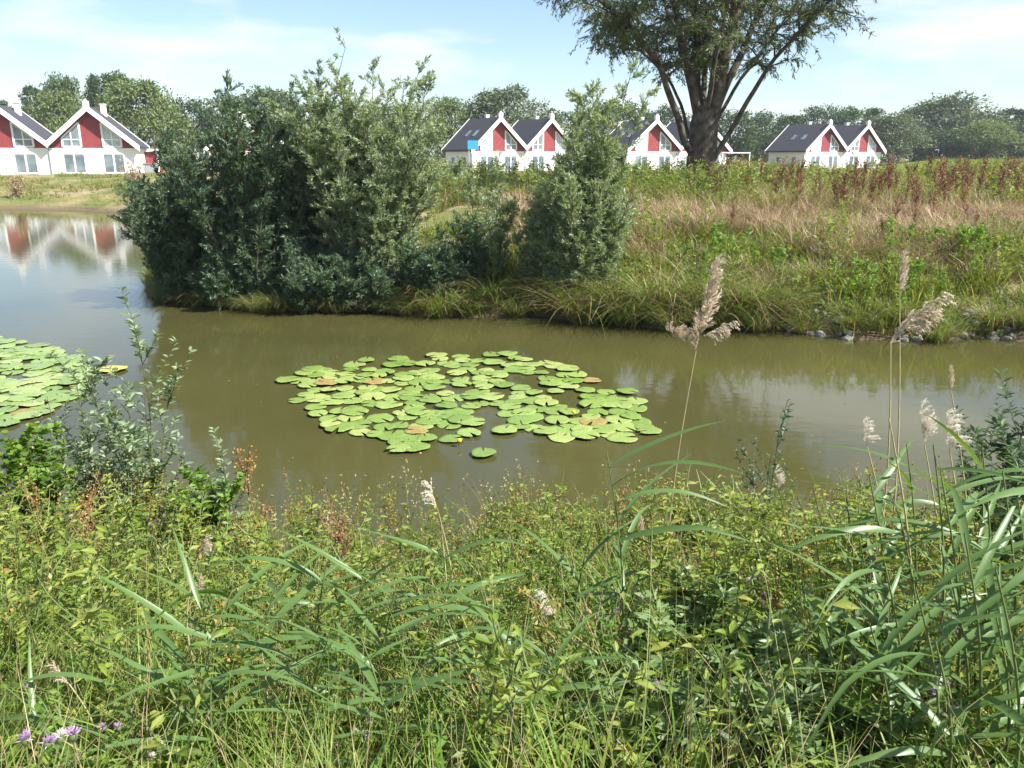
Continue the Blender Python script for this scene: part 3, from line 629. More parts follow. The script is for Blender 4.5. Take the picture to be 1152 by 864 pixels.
def scatter(xr, yr, n, keep, g=rng):
    x = g.uniform(*xr, n); y = g.uniform(*yr, n); z = ground_z(x, y); ok = (z > .03) & keep(x, y, z); return np.stack([x, y, z], 1)[ok]
def stuff(name, label, cat, mats, jobs):
    """jobs: (kits, points, scale range)"""
    mb = MB()
    for kits, P, s0, s1 in jobs:
        ix = rng.integers(0, len(kits), len(P))
        for i, kt in enumerate(kits):
            pp = P[ix == i]; tile(mb, kt, pp, rng.uniform(0, 6.28, len(pp)), rng.uniform(s0, s1, len(pp)))
    o = link(name, mb.mesh(name, mats)); tag(o, label, cat, kind='stuff'); return o

# ------------------------------------------------------------------ far bank vegetation
def sfar(x, y): return y - yf(x)
pix = lambda x, y: 576 + 896 * x / (y * cos(PITCH) + 1.5 * sin(PITCH))
patch = lambda x, y, f, s: np.sin(x * f + s) * np.cos(y * f * 1.3 + 2 * s) + .6 * np.sin(x * f * 2.7 + y * f * 1.9 + s)
fk = [grass_kit(200 + i, 34, .3, .75, .020, [0, 4, 4], .18, nseg=2) for i in range(4)]
fh = [herb_kit(220 + i, .8, 60, .085, .034, 2, 3, 6, near=False) for i in range(4)]
fm = [M['grass'], M['lush'], M['herb'], M['stem'], M['sedge'], M['tan']]
fl = [herb_kit(225 + i, .7, 70, .10, .045, 1, 3, 7, near=False) for i in range(3)]
ft = [grass_kit(230 + i, 30, .5, 1.15, .018, [0, 4, 5], .2, up=2.2, nseg=2) for i in range(3)]
inl = lambda x, y, z: (pix(x, y) > 100)
stuff('bank_grass', 'mixed green grass and herbs growing over the far bank', 'grass', fm, [
    (fk, scatter((-9, 26), (12, 26), 6500, lambda x, y, z: inl(x, y, z) & (sfar(x, y) < 5.2 + 1.2 * patch(x, y, .8, 1)) & (sfar(x, y) > -.1) & (pix(x, y) > 470 + 80 * rng.uniform(size=len(x)))), .7, 1.25),
    (fh, scatter((-8, 26), (12, 26), 3600, lambda x, y, z: (sfar(x, y) < 4.6 + 1.5 * patch(x, y, .7, 2)) & (sfar(x, y) > .3) & (pix(x, y) > 440) & (patch(x, y, 1.1, .3) > -.35)), .5, 1.25),
    (fk, scatter((-9, -1), (14, 21), 1500, lambda x, y, z: (pix(x, y) < 520) & (sfar(x, y) < 2.2) & (sfar(x, y) > -.05)), .5, .95),
    (fl, scatter((-2, 26), (12, 22), 2600, lambda x, y, z: (sfar(x, y) < 3.6) & (sfar(x, y) > .3) & (pix(x, y) > 640) & (patch(x, y, 1.3, 2.2) > .35)), .6, 1.3),
    (ft, scatter((-6, 34), (20, 36), 5200, lambda x, y, z: (pix(x, y) > 470) & (sfar(x, y) > 8.6 + .8 * patch(x, y, .8, 3))), .6, 1.15),
    (fh, scatter((-5, 30), (20, 32), 2600, lambda x, y, z: (pix(x, y) > 480) & (sfar(x, y) > 8.8 + .8 * patch(x, y, .8, 3)) & ((patch(x, y, .7, 1) > .1) | (pix(x, y) < 850)) & ((pix(x, y) < 900) | (rng.uniform(size=len(x)) < .7))), .9, 1.7),
    (ft, scatter((-2, 30), (16, 27), 1500, lambda x, y, z: (pix(x, y) > 640) & (sfar(x, y) > 3) & (patch(x, y, 1.1, 5.5) > .2)), .5, .95),
    (fk, scatter((-16, 40), (24, 60), 6000, lambda x, y, z: (pix(x, y) > 480) & (sfar(x, y) > 6)), .7, 1.3),
    (fh, scatter((2, 24), (23, 34), 1400, lambda x, y, z: (patch(x, y, .5, 3) > -.2) & (pix(x, y) < 960)), .8, 1.6)])
tk = [grass_kit(240 + i, 40, .35, .8, .017, [0, 1], .2, up=2.0, nseg=2) for i in range(4)]
stuff('dry_grass', 'dry tan grass covering the meadow behind the far bank', 'grass', [M['tan'], M['tan_pink']], [
    (tk, scatter((-4, 30), (15, 34), 13000, lambda x, y, z: (sfar(x, y) > 3.0 + 1.7 * patch(x, y, .55, 1)) & (sfar(x, y) < 11.5) & (pix(x, y) > 560) & (patch(x, y, .9, 4) > -.45)), .7, 1.15)])
lk = [grass_kit(260 + i, 30, .15, .45, .03, [0, 4, 4, 5], .35, nseg=2) for i in range(3)]
stuff('shore_grass', 'short grass and weeds on the far left shore below the houses', 'grass', fm, [
    (lk, scatter((-60, -12), (44, 76), 4200, lambda x, y, z: (sfar(x, y) > .5) & (pix(x, y) < 240) & (patch(x, y, .35, 2) > .1)), .6, 1.3),
    (fh, scatter((-50, -16), (46, 60), 420, lambda x, y, z: (pix(x, y) < 240) & (patch(x, y, .3, 5) > .35)), .8, 1.5)])
lawn = [grass_kit(280 + i, 26, .15, .4, .05, [0, 1], .5, nseg=2) for i in range(2)]
stuff('lawn_grass', 'bright cut grass of the lawn before the trees at the right', 'grass', [M['grass'], M['lush']], [
    (lawn, scatter((20, 90), (45, 125), 5000, lambda x, y, z: (pix(x, y) > 990)), .8, 1.4)])

# sedge tussocks at the water edge
sk = [as_mesh('sedge_tussock', grass_kit(300 + i, 330, .6, 1.2, .015, [0, 0, 1, 0, 2], .16, up=2.0, dr=(.45, 1.2), nseg=5), [M['sedge'], M['lush'], M['tan']]) for i in range(3)]
TUS = [(185 + 13 * i, .55 + .15 * sin(i * 2.7)) for i in range(22)] + [(470 + 28 * i, .85 + .2 * sin(i * 2.3)) for i in range(6)] + [(640 + 16.5 * i, 1.1 + .25 * sin(i * 2.3)) for i in range(15)] + [(885, .7), (905, .6), (960, .55), (1010, .75), (1060, .6), (1120, .8), (1150, .6)]
for i, (px, s) in enumerate(TUS):
    d = 15.0; off = .22 + .25 * sin(i * 2.1) if px > 465 else .05
    for _ in range(6): p = at(px, 350, d); d = float(yf(p[0])) + off
    o = link('sedge_tussock', sk[i % 3], None, (p[0], d, float(ground_z(p[0], d)) - .02), (0, 0, i * 1.3), s)
    tag(o, 'arching sedge tussock at the waterline of the far bank' if px > 465 else 'small dark sedge tussock in the shade at the foot of the willow bushes', 'sedge', 'sedge tussocks of the open bank' if px > 465 else 'sedge tussocks under the willow bushes')
# leafy clumps and docks
dk = [as_mesh('dock_plant', dock_kit(320 + i, 1.15, 0, 1, 2, 420, .034), [M['rust'], M['red_stem'], M['herb']]) for i in range(4)]
P = scatter((2, 34), (20.5, 33), 1400, lambda x, y, z: (pix(x, y) > 830 - 60 * rng.uniform(size=len(x))) & (pix(x, y) < 1230) & (sfar(x, y) > 7.6 + 1.5 * patch(x, y, .6, 2)) & (sfar(x, y) < 15) & (patch(x, y, .6, 1.2) > -.35 - .5 * (pix(x, y) > 1040)))[:165]
for i, p in enumerate(P):
    o = link('dock_plant', dk[i % 4], None, tuple(p), (rnd(-.12, .12), rnd(-.12, .12), rnd(0, 6.28)), rnd(.75, 1.2))
    tag(o, 'rusty brown dock plant in the band of seeding weeds above the dry meadow', 'dock', 'rusty dock plants in the meadow')
P = scatter((3, 20), (14, 24), 60, lambda x, y, z: (sfar(x, y) > 2.5) & (sfar(x, y) < 9) & (pix(x, y) > 700) & (pix(x, y) < 1200))[:16]
for i, p in enumerate(P):
    o = link('dock_plant', dk[i % 4], None, tuple(p), (rnd(-.12, .12), rnd(-.12, .12), rnd(0, 6.28)), rnd(.5, .8))
    tag(o, 'small rusty dock plant standing single in the tan grass above the bank', 'dock', 'single docks in the tan grass')
# stones along the right waterline
stm = plain('bank_stone', (.36, .34, .30), .9, .2, c2=(.16, .15, .13), scale=9, bump=.5)
def stone_mesh(seed):
    g = np.random.default_rng(seed); bm = bmesh.new(); bmesh.ops.create_icosphere(bm, subdivisions=2, radius=1)
    ax = g.normal(size=(6, 3))
    for v in bm.verts:
        c = np.array(v.co); f = 1 + .14 * sum(sin(2.1 * float(c @ a) + i) for i, a in enumerate(ax)) / 2; v.co = Vector(c * f * [1, .8, .62])
    me = bpy.data.meshes.new('stone'); bm.to_mesh(me); bm.free(); me.materials.append(stm); return me
stm_ = [stone_mesh(i) for i in range(5)]
for i in range(70):
    px = rnd(880, 1160); 
    if 985 < px < 1010 and rnd() < .5: continue
    d = 13.0
    for _ in range(5): p = at(px, 375, d); d = float(yf(p[0])) + off if _ else float(yf(p[0])); off = rnd(-.05, .75)
    z = max(-.02, float(ground_z(p[0], d)))
    o = link('stone', stm_[i % 5], None, (p[0], d, z + .02), (rnd(-.4, .4), rnd(-.4, .4), rnd(0, 6)), rnd(.04, .13))
    tag(o, 'grey stone on the muddy waterline of the far bank at the right', 'stone', 'stones along the far waterline')
# brown dry shrubs on the left shore
def dry_shrub(px, d, h, label):
    p = at(px, 200, d); g = np.random.default_rng(int(px)); root = empty('dry_shrub', (p[0], d, float(ground_z(p[0], d)))); tag(root, label, 'shrub'); m = MB(); P = []
    for i in range(24):
        a = g.uniform(0, 6.28); x = wander((0, 0, -.1), (cos(a) * .35, sin(a) * .35, 1), h * g.uniform(.6, 1), 5, .1, (0, 0, .05), g); m.add(*tube(x, np.linspace(.02, .006, 6), 4)); P.append(x[1:])
    P = np.concatenate(P); P = np.repeat(P, 9, 0) + g.normal(size=(len(P) * 9, 3)) * .12
    link('stems', m.mesh('stems', M['twig']), root); lm = MB(); lm.add(*leaves(P, g.normal(size=P.shape) + [0, 0, .8], .14, .05, 0, g)); link('foliage', lm.mesh('foliage', M['tan']), root)
dry_shrub(150, 50, 1.9, 'dry brown shrub on the far left shore below the red garage')
dry_shrub(17, 51, 1.4, 'dry greyish shrub on the far left shore below the left house')

# ------------------------------------------------------------------ water lilies
def pad_mat():
    m, t, n, l = mat('lily_pad'); oi = n('ShaderNodeObjectInfo'); co = n('ShaderNodeTexCoord')
    z = n('ShaderNodeTexNoise'); z.inputs['Scale'].default_value = 2.2; z.inputs['Detail'].default_value = 6; l(co.outputs['Object'], z.inputs['Vector'])
    r0 = ramp(n, [(.13, .20, .042), (.17, .245, .058), (.215, .285, .08), (.27, .305, .10)]); l(oi.outputs['Random'], r0.inputs[0])
    r1 = ramp(n, [(0, 0, 0), (0, 0, 0), (.75, .75, .75)], [0, .60, .74]); l(z.outputs['Fac'], r1.inputs[0])
    mm = n('ShaderNodeMix'); mm.data_type = 'RGBA'; mm.inputs['B'].default_value = (.36, .30, .06, 1); l(r1.outputs[0], mm.inputs['Factor']); l(r0.outputs[0], mm.inputs['A'])
    gr = n('ShaderNodeTexGradient'); gr.gradient_type = 'RADIAL'; l(co.outputs['Object'], gr.inputs[0])      # veins fanning out from the stalk
    mu = n('ShaderNodeMath'); mu.operation = 'MULTIPLY_ADD'; mu.inputs[1].default_value = 2 * pi * 17; zz = n('ShaderNodeMath'); zz.operation = 'MULTIPLY'; zz.inputs[1].default_value = 3; l(z.outputs['Fac'], zz.inputs[0])
    l(gr.outputs['Fac'], mu.inputs[0]); l(zz.outputs[0], mu.inputs[2]); si = n('ShaderNodeMath'); si.operation = 'SINE'; l(mu.outputs[0], si.inputs[0])
    rv = ramp(n, [(.86, .88, .84), (1, 1, 1), (1.3, 1.22, 1.35)], [.3, .8, 1.0]); ab = n('ShaderNodeMath'); ab.operation = 'MULTIPLY_ADD'; ab.inputs[1].default_value = .5; ab.inputs[2].default_value = .5; l(si.outputs[0], ab.inputs[0]); l(ab.outputs[0], rv.inputs[0])
    m3 = n('ShaderNodeMix'); m3.data_type = 'RGBA'; m3.blend_type = 'MULTIPLY'; m3.inputs['Factor'].default_value = .8; l(mm.outputs['Result'], m3.inputs['A']); l(rv.outputs[0], m3.inputs['B'])
    p = n('ShaderNodeBsdfPrincipled'); p.inputs['Roughness'].default_value = .33; p.inputs['Specular IOR Level'].default_value = .5; l(m3.outputs['Result'], p.inputs['Base Color'])
    b = n('ShaderNodeBump'); b.inputs['Strength'].default_value = .25; b.inputs['Distance'].default_value = .01; l(z.outputs['Fac'], b.inputs['Height']); l(b.outputs[0], p.inputs['Normal'])
    o = n('ShaderNodeOutputMaterial'); l(p.outputs[0], o.inputs[0]); return m
PADM = pad_mat()
PADY = plain('yellowed_lily_pad', (.50, .38, .06), .5, c2=(.30, .27, .07), scale=3); PADB = plain('browned_lily_pad', (.20, .12, .05), .6, c2=(.24, .21, .06), scale=3)
def pad_mesh(seed, m):
    g = np.random.default_rng(seed); k = 30; notch = .22; th = np.linspace(notch, 2 * pi - notch * .6, k); rr = 1 + .04 * np.sin(3 * th + seed) + .014 * np.sin(7 * th + seed * 2) + .007 * g.normal(size=k)
    V = [(0.06, 0, .0)]; rings = (.35, .72, .97, 1.0)
    for f in rings:
        for i in range(k):
            up = .03 * f * f * sin(2 * th[i] + seed) + (.018 * sin(5 * th[i] + seed) + .008 * sin(9 * th[i]) if f > .7 else 0)
            V.append((cos(th[i]) * rr[i] * f, sin(th[i]) * rr[i] * f * .93, up - (.02 if f == 1.0 else 0)))
    F = [(0, 1 + i, 2 + i) for i in range(k - 1)]
    for r in range(len(rings) - 1): F += [(1 + r * k + i, 1 + (r + 1) * k + i, 2 + (r + 1) * k + i, 2 + r * k + i) for i in range(k - 1)]
    me = bpy.data.meshes.new('lily_pad'); me.from_pydata(V, [], F); me.materials.append(m); me.polygons.foreach_set('use_smooth', [True] * len(F)); me.update(); return me
PADS = [pad_mesh(i, PADM) for i in range(6)]; PADSY = [pad_mesh(9, PADY), pad_mesh(10, PADB)]
def inside(poly, x, y):
    c = False; j = len(poly) - 1
    for i in range(len(poly)):
        xi, yi = poly[i]; xj, yj = poly[j]
        if (yi > y) != (yj > y) and x < (xj - xi) * (y - yi) / (yj - yi) + xi: c = not c
        j = i
    return c
OUT1 = [(324, 432), (345, 418), (380, 416), (390, 404), (450, 403), (505, 400), (570, 399), (625, 411), (662, 424), (680, 436), (716, 438), (724, 452), (712, 468), (744, 480), (738, 493), (690, 494), (642, 494), (600, 492), (565, 488), (520, 490), (505, 499), (470, 504), (452, 512), (434, 512), (440, 500), (452, 492), (380, 491), (352, 480), (333, 462), (322, 446)]
OUT2 = [(-22, 385), (-15, 380), (0, 386), (30, 384), (60, 396), (92, 404), (96, 418), (104, 432), (92, 444), (64, 450), (60, 466), (20, 478), (-10, 486), (-22, 470)]
HOLES = [(548, 470, 24, 8), (592, 428, 22, 7), (640, 452, 14, 6), (400, 434, 12, 5), (560, 480, 16, 5), (610, 470, 14, 6)]
npad = 0
def pad(px, py, r, mesh, label, group):
    global npad
    p = on_z(px, py); o = link('lily_pad', mesh, None, (p[0], p[1], .012 + (npad % 60) * .0005), (rnd(-.028, .028), rnd(-.028, .028), rnd(0, 6.28)), r); npad += 1
    tag(o, label, 'lily pad', group)
def fill(poly, n, dmin, lab, laby, group, dsz=1.0):
    xs = [p[0] for p in poly]; ys = [p[1] for p in poly]; got = []; tries = 0
    while len(got) < n and tries < 60000:
        tries += 1; x, y = rnd(min(xs), max(xs)), rnd(min(ys), max(ys))
        if not inside(poly, x, y): continue
        if any(((x - a) / w) ** 2 + ((y - b) / h) ** 2 < 1 for a, b, w, h in HOLES): continue
        w = on_z(x, y)
        if any((w[0] - q[0]) ** 2 + (w[1] - q[1]) ** 2 < dmin ** 2 for q in got): continue
        got.append(w); yel = rnd() < .02
        pad(x, y, rnd(.11, .185) * dsz, PADSY[0 if rnd() < .6 else 1] if yel else PADS[len(got) % 6], laby if yel else lab, group)
    return len(got)
n1 = fill(OUT1, 205, .155, 'green lily pad in the crowded patch in the middle of the pond', 'yellowing or browned lily pad in the crowded middle patch', 'lily pads in the middle of the pond')
n2 = fill(OUT2, 88, .165, 'green lily pad in the patch at the left picture edge', 'yellowed lily pad in the patch at the left picture edge', 'lily pads at the left', 1.15)
print('pads', n1, n2)
pad(544, 512, .14, PADS[0], 'lone green lily pad floating nearest to the camera below the middle patch', 'lily pads in the middle of the pond')
pad(352, 417, .17, PADS[1], 'single green lily pad off the top left corner of the middle patch', 'lily pads in the middle of the pond')
pad(324, 429, .17, PADS[2], 'outermost lily pad at the left end of the middle patch', 'lily pads in the middle of the pond')
pad(127, 417, .2, PADSY[0], 'yellowish lily pad drifting right of the left patch', 'lily pads at the left')
for px, py, lab in ((517, 503, 'yellow water lily bud above the water left of the lone pad'), (645, 470, 'yellow water lily flower among the pads of the middle patch')):
    p = on_z(px, py); r = empty('water_lily_flower', (p[0], p[1], 0)); tag(r, lab, 'flower')
    b = MB(); b.add(*tube([(0, 0, .0), (0, 0, .05)], .006, 6)); link('stalk', b.mesh('stalk', M['stem']), r)
    b = MB(); b.add(*tube([(0, 0, .05), (0, 0, .058), (0, 0, .075), (0, 0, .092), (0, 0, .098)], [.004, .018, .026, .02, .003], 10)); link('petals', b.mesh('petals', M['yellow_bud'], True), r)

LF = MB(); LF.add(*leaves(np.array([[-.5, 0, 0.0]]), np.array([[1.0, 0, 0]]), 1.0, .34, 60)); LF = LF.mesh('fallen_leaf', M['yellow_leaf'])
for i in range(46):
    px, py = (rnd(180, 1050), rnd(372, 560)) if i < 30 else (rnd(430, 860), rnd(362, 385)); p = on_z(px, py)
    if not (yn(p[0]) + .2 < p[1] < yf(p[0]) - .1) or inside(OUT1, px, py): continue
    o = link('fallen_leaf', LF, None, (p[0], p[1], .006), (rnd(-.05, .05), rnd(-.05, .05), rnd(0, 6.28)), rnd(.035, .075)); tag(o, 'small yellowish leaf drifting on the open brown water', 'leaf', 'fallen leaves on the water')

# ------------------------------------------------------------------ near bank: grass and herbs
nk = [grass_kit(400 + i, 34, .18, .48, .0075, [0, 0, 0, 1], .10, up=1.7, nseg=3) for i in range(5)]
nd = [grass_kit(410 + i, 16, .3, .7, .0035, [2], .10, up=3.0, dr=(.05, .5), nseg=3) for i in range(3)]
ng = [grass_kit(415 + i, 14, .45, .95, .0045, [0, 9], .12, up=3.4, dr=(.05, .45), nseg=4) for i in range(3)]
nh = [herb_kit(420 + i, .50, 76, .052, .017, 3, 5, 6) for i in range(4)] + [herb_kit(430 + i, .42, 76, .034, .018, 4, 5, 7) for i in range(3)]
ny = [herb_kit(440 + i, .55, 46, .045, .018, 3, 6, 5, top=7, ntop=90) for i in range(2)] + [herb_kit(446, .5, 40, .045, .02, 8, 6, 4, top=7, ntop=60)]
M['pale_grass'] = leaf_mat('pale_grass', [(.20, .25, .07), (.27, .30, .11), (.36, .35, .17)], trans=.4)
nl = [herb_kit(450 + i, .22, 34, .07, .034, 3, 5, 5) for i in range(3)]
nm = [M['grass'], M['lush'], M['tan'], M['herb'], M['lush'], M['stem'], M['red_stem'], M['orange'], M['yellow_leaf'], M['pale_grass']]
nb = lambda x, y: yn(x) - y
inview = lambda x, y: np.abs(x) < 1.4 + .78 * y
stuff('bank_weeds', 'dense low weeds and leafy herbs covering the near bank', 'weeds', nm, [
    (nl, scatter((-6.5, 6.5), (.7, 6), 4200, lambda x, y, z: (nb(x, y) > -.1) & inview(x, y)), .7, 1.3),
    (nh[:4], scatter((-6.5, 6.5), (1.6, 6), 3600, lambda x, y, z: (nb(x, y) > 0) & inview(x, y) & (patch(x, y, 1.6, 1) > -.1) & ((nb(x, y) < 2.4) | (rng.uniform(size=len(x)) < .3))), .7, 1.45),
    (nh[4:], scatter((-6.5, 6.5), (1.6, 6), 4200, lambda x, y, z: (nb(x, y) > 0) & inview(x, y) & (patch(x, y, 1.4, 2.5) > -.35) & ((nb(x, y) < 2.6) | (rng.uniform(size=len(x)) < .4))), .5, 1.2),
    (ny, scatter((-6.5, 6.5), (2.2, 6), 330, lambda x, y, z: (nb(x, y) > .1) & inview(x, y) & (patch(x, y, 1.1, 3) > -.1)), .6, 1.1)])
stuff('bank_grass', 'fine green and dry grass growing among the weeds of the near bank', 'grass', nm, [
    (nk, scatter((-6.5, 6.5), (.7, 6), 3700, lambda x, y, z: (nb(x, y) > -.15) & inview(x, y) & ((nb(x, y) > 2.0 + .5 * patch(x, y, 1.2, 2)) | (rng.uniform(size=len(x)) < .4))), .7, 1.35),
    (ng, scatter((-6.5, 6.5), (1.1, 5.2), 1150, lambda x, y, z: (nb(x, y) > .1) & inview(x, y) & (patch(x, y, 1.2, 4) > -.5)), .55, 1.0),
    (nd, scatter((-6.5, 6.5), (1.0, 6), 900, lambda x, y, z: (nb(x, y) > -.05) & inview(x, y)), .7, 1.15)])

# ------------------------------------------------------------------ reeds
def reed_leaf(seed):
    g = np.random.default_rng(seed); n = 9; V = []; L, W = 1.0, .056; dr = g.uniform(.12, .6); bend = g.uniform(-.12, .12); tw = g.uniform(-1.6, 1.6); kink = g.uniform(.45, .9); kd = g.uniform(0, .35) * (seed % 2)
    for i in range(n + 1):
        t = i / n; w = W * min(1, .35 + t * 4) * (1 - t ** 2.4) * .5 + .0008; c = np.array([t * L * (1 - .12 * dr * t), bend * t * t, .22 * t - dr * t * t - kd * max(0, t - kink)])
        a = tw * t; s = np.array([0, cos(a), sin(a)]) * w
        V += [c - s + [0, 0, w * .35], c, c + s + [0, 0, w * .35]]
    q = []
    for i in range(n): q += [(3 * i, 3 * i + 1, 3 * i + 4, 3 * i + 3), (3 * i + 1, 3 * i + 2, 3 * i + 5, 3 * i + 4)]
    return MB().add(V, q).mesh('leaf', M['reed'], True)
RL = [reed_leaf(500 + i) for i in range(9)]
def plume_mesh(seed, L=.30, side=.6, dens=1.0, hang=.6, mt='plume'):
    """feathery panicle along +z that nods towards +x"""
    g = np.random.default_rng(seed); m = MB(); P = []; D = []; A = []; B = []
    for i in range(int(40 * dens)):
        f = g.uniform(0, .92); s = np.array([0.10 * f * f * L, 0, f * L]); a = g.normal() * 1.0
        d = np.array([cos(a) * side + .1, sin(a) * side * .8, 1.0 - .3 * f]); bl = L * g.uniform(.22, .5) * (1 - .45 * f)
        x = wander(s, d, bl, 5, .08, (hang * .13, 0, -hang * .22), g); A.append(x[:-1]); B.append(x[1:])
        k = int(60 * (1.2 - f)); u = g.uniform(.1, 1, k) * 5; ii = np.minimum(4, u.astype(int)); fr = (u - ii)[:, None]
        P.append(x[ii] * (1 - fr) + x[ii + 1] * fr + g.normal(size=(k, 3)) * .003); D.append(nrm(x[ii + 1] - x[ii]) + g.normal(size=(k, 3)) * .35)
    A = np.concatenate(A); B = np.concatenate(B); P = np.concatenate(P); D = np.concatenate(D)
    m.add(*tubes(A, B, .0007, .0006)); m.add(*leaves(P, D, g.uniform(.012, .022, len(P)) * L / .3, g.uniform(.0028, .0048, len(P)) * L / .3, 0, g))
    return m.mesh('plume', M[mt])
PL = [plume_mesh(600 + i, side=s, hang=h) for i, (s, h) in enumerate([(.30, .5), (.5, 1.2), (.32, 1.1), (.14, .5)])]
PLP = [plume_mesh(620 + i, side=s, hang=h, mt='plume_pale') for i, (s, h) in enumerate([(.45, .6), (.6, 1.0)])]
PL = PL + PLP
def reed_tip(px, d, top_py): p = at(px, top_py, d); return p
def reed(base_px, top_px, top_py, d, nl=7, plume=None, label='', group=None, leaf=.42, dry=False, pl_s=1.0, pl_rz=0.0, seed=0, bend=.05, wind=None, l0=.3, d2=None):
    g = np.random.default_rng(seed + int(top_px) * 7 + int(top_py)); T = at(top_px, top_py, d2 or d)
    y = d; x = at(base_px, 750, d)[0]
    for _ in range(3):
        zz = float(ground_z(x, y)); r = ray(base_px, 600); x = (base_px - 576) / 896 * (y * cos(PITCH) + (H - zz) * sin(PITCH))
    B0 = np.array([x, y, zz - .05]); root = empty('reed', tuple(B0)); tag(root, label, 'reed', group)
    k = 12; t = np.linspace(0, 1, k + 1)[:, None]; V = (T - B0)
    pts = V * t; side = np.array([V[2], 0, -V[0]]) * 0 + np.array([1, 0, 0]); pts = pts + np.sin(t * pi) * side * bend * np.sign(V[0] or 1) * -1
    m = MB(); m.add(*tube(pts, np.linspace(.0055, .002, k + 1), 6)); link('stem', m.mesh('stem', M['tan_stem' if dry else 'stem'], True), root)
    for i in range(nl):
        f = l0 + (0.985 - l0) * (i + .3) / nl; kk = f * k; j = int(kk); pos = pts[j] + (pts[min(j + 1, k)] - pts[j]) * (kk - j)
        az = (g.normal() * .5 + (0 if i % 2 else pi)) if wind is None else g.normal() * .75 + wind
        lf = leaf * g.uniform(.7, 1.15) * (1 - .25 * abs(f - .6))
        o = link('leaf', RL[int(g.integers(0, 9))], root, tuple(pos), (g.uniform(-.5, .5), -g.uniform(.05, .8) * (.5 + f * .5), az), lf)
    if plume is not None:
        d_ = Vector(pts[-1] - pts[-2]); q = d_.to_track_quat('Z', 'X'); e = (q @ Euler((0, 0, pl_rz)).to_quaternion()).to_euler()
        link('plume', PL[plume], root, tuple(pts[-1]), tuple(e), pl_s)
    return root
# the reeds the photograph singles out
reed(745, 783, 395, 3.6, 0, 3, 'tall dry reed with spreading brown plume rising in front of the far bank', dry=True, pl_s=.6, bend=.03)
def extra_plume(root_label, px, py, d, plume, s, rot, parent): 
    p = at(px, py, d); o = link('plume', PL[plume], parent, tuple(p - np.array(parent.location)), rot, s); return o
r1 = [o for o in COL.objects if o.get('label', '').startswith('tall dry reed with spreading')][0]
extra_plume('', 786, 378, 3.6, 3, 1.15, (0, .06, 0), r1); extra_plume('', 784, 392, 3.6, 2, .62, (0, -1.1, 0), r1); extra_plume('', 787, 380, 3.6, 2, .62, (0, 1.0, 0), r1)
r2 = reed(962, 1002, 384, 3.0, 0, None, 'tall dry reed at the right whose plume bends over to the right', dry=True, pl_s=.70, bend=.05)
extra_plume('', 1004, 378, 3.0, 2, .85, (0, .70, .0), r2); extra_plume('', 1000, 388, 3.0, 3, .5, (0, .5, .3), r2)
reed(985, 1012, 332, 3.15, 0, 3, 'slender dry reed with upright narrow plume next to the bent one at the right', dry=True, pl_s=.55, bend=.04)
reed(503, 492, 572, 3.3, 2, 4, 'short reed with compact pale plume in front of the middle lily pads', dry=True, pl_s=.50, pl_rz=pi)
reed(884, 876, 550, 3.0, 1, 4, 'short stiff grass with white narrow head right of the middle', pl_s=.34)
reed(1003, 975, 500, 2.9, 2, 5, 'dry reed with fluffy pale plume left of the leafy reeds at the right', dry=True, pl_s=.38)
reed(1050, 1040, 500, 2.7, 2, 4, 'thin pale reed plume between the leafy reeds at the right', dry=True, pl_s=.55)
reed(1075, 1068, 505, 2.6, 3, 5, 'broad bushy reed plume among the leafy reeds at the right', dry=True, pl_s=.5)
reed(1085, 1070, 440, 3.2, 1, 3, 'narrow reed plume standing above the leafy reeds at the right', dry=True, pl_s=.35)
reed(262, 222, 628, 2.6, 0, 2, 'dry grass stalk arching over to the left in the left foreground', dry=True, pl_s=.36, pl_rz=pi, bend=-.10)
reed(112, 108, 715, 2.3, 1, None, 'straight bare dry stalk in the left foreground', dry=True)
reed(100, 78, 770, 2.2, 1, 0, 'dry stalk with soft pale plume near the lower left corner', dry=True, pl_s=.3, pl_rz=pi)
reed(225, 224, 672, 2.7, 1, 3, 'low pale grass plume in the left foreground behind the reeds', dry=True, pl_s=.3)
reed(655, 628, 690, 2.5, 2, 5, 'low reed with drooping pale plume below the middle', dry=True, pl_s=.42, pl_rz=pi)
reed(725, 735, 650, 2.8, 1, 5, 'thin reed with white fluffy head right of the big leafy reed', dry=True, pl_s=.3)
reed(740, 722, 600, 2.7, 1, 3, 'dry stalk with faint plume beside the big leafy reed', dry=True, pl_s=.3)
reed(1018, 1000, 470, 2.2, 1, None, 'thick bare dry reed stalk crossing the leafy reeds at the right', dry=True)
# leafy reeds
reed(688, 682, 505, 2.5, 9, None, 'leafy green reed standing highest in the middle of the foreground', leaf=.46, wind=.15, l0=.42)
reed(655, 668, 590, 2.7, 8, None, 'leafy green reed close left of the highest middle one', leaf=.40, l0=.35)
LG = 'leafy reeds of the near bank'
for i, (b, tx, ty, d) in enumerate([(205, 232, 700, 2.0), (250, 262, 690, 2.25), (300, 310, 690, 2.3), (335, 345, 655, 2.5), (372, 366, 672, 2.4), (400, 412, 668, 2.35), (440, 446, 690, 2.2), (470, 498, 640, 2.6), (505, 512, 660, 2.5), (545, 540, 690, 2.3), (585, 575, 720, 2.1), (268, 245, 740, 1.95), (350, 372, 740, 2.0), (430, 405, 745, 1.95), (620, 612, 760, 1.95)]):
    reed(b, tx, ty - 30, d, 11, None, 'green leafy reed without plume in the patch left of the middle foreground', LG, leaf=.38, l0=.34, seed=i)
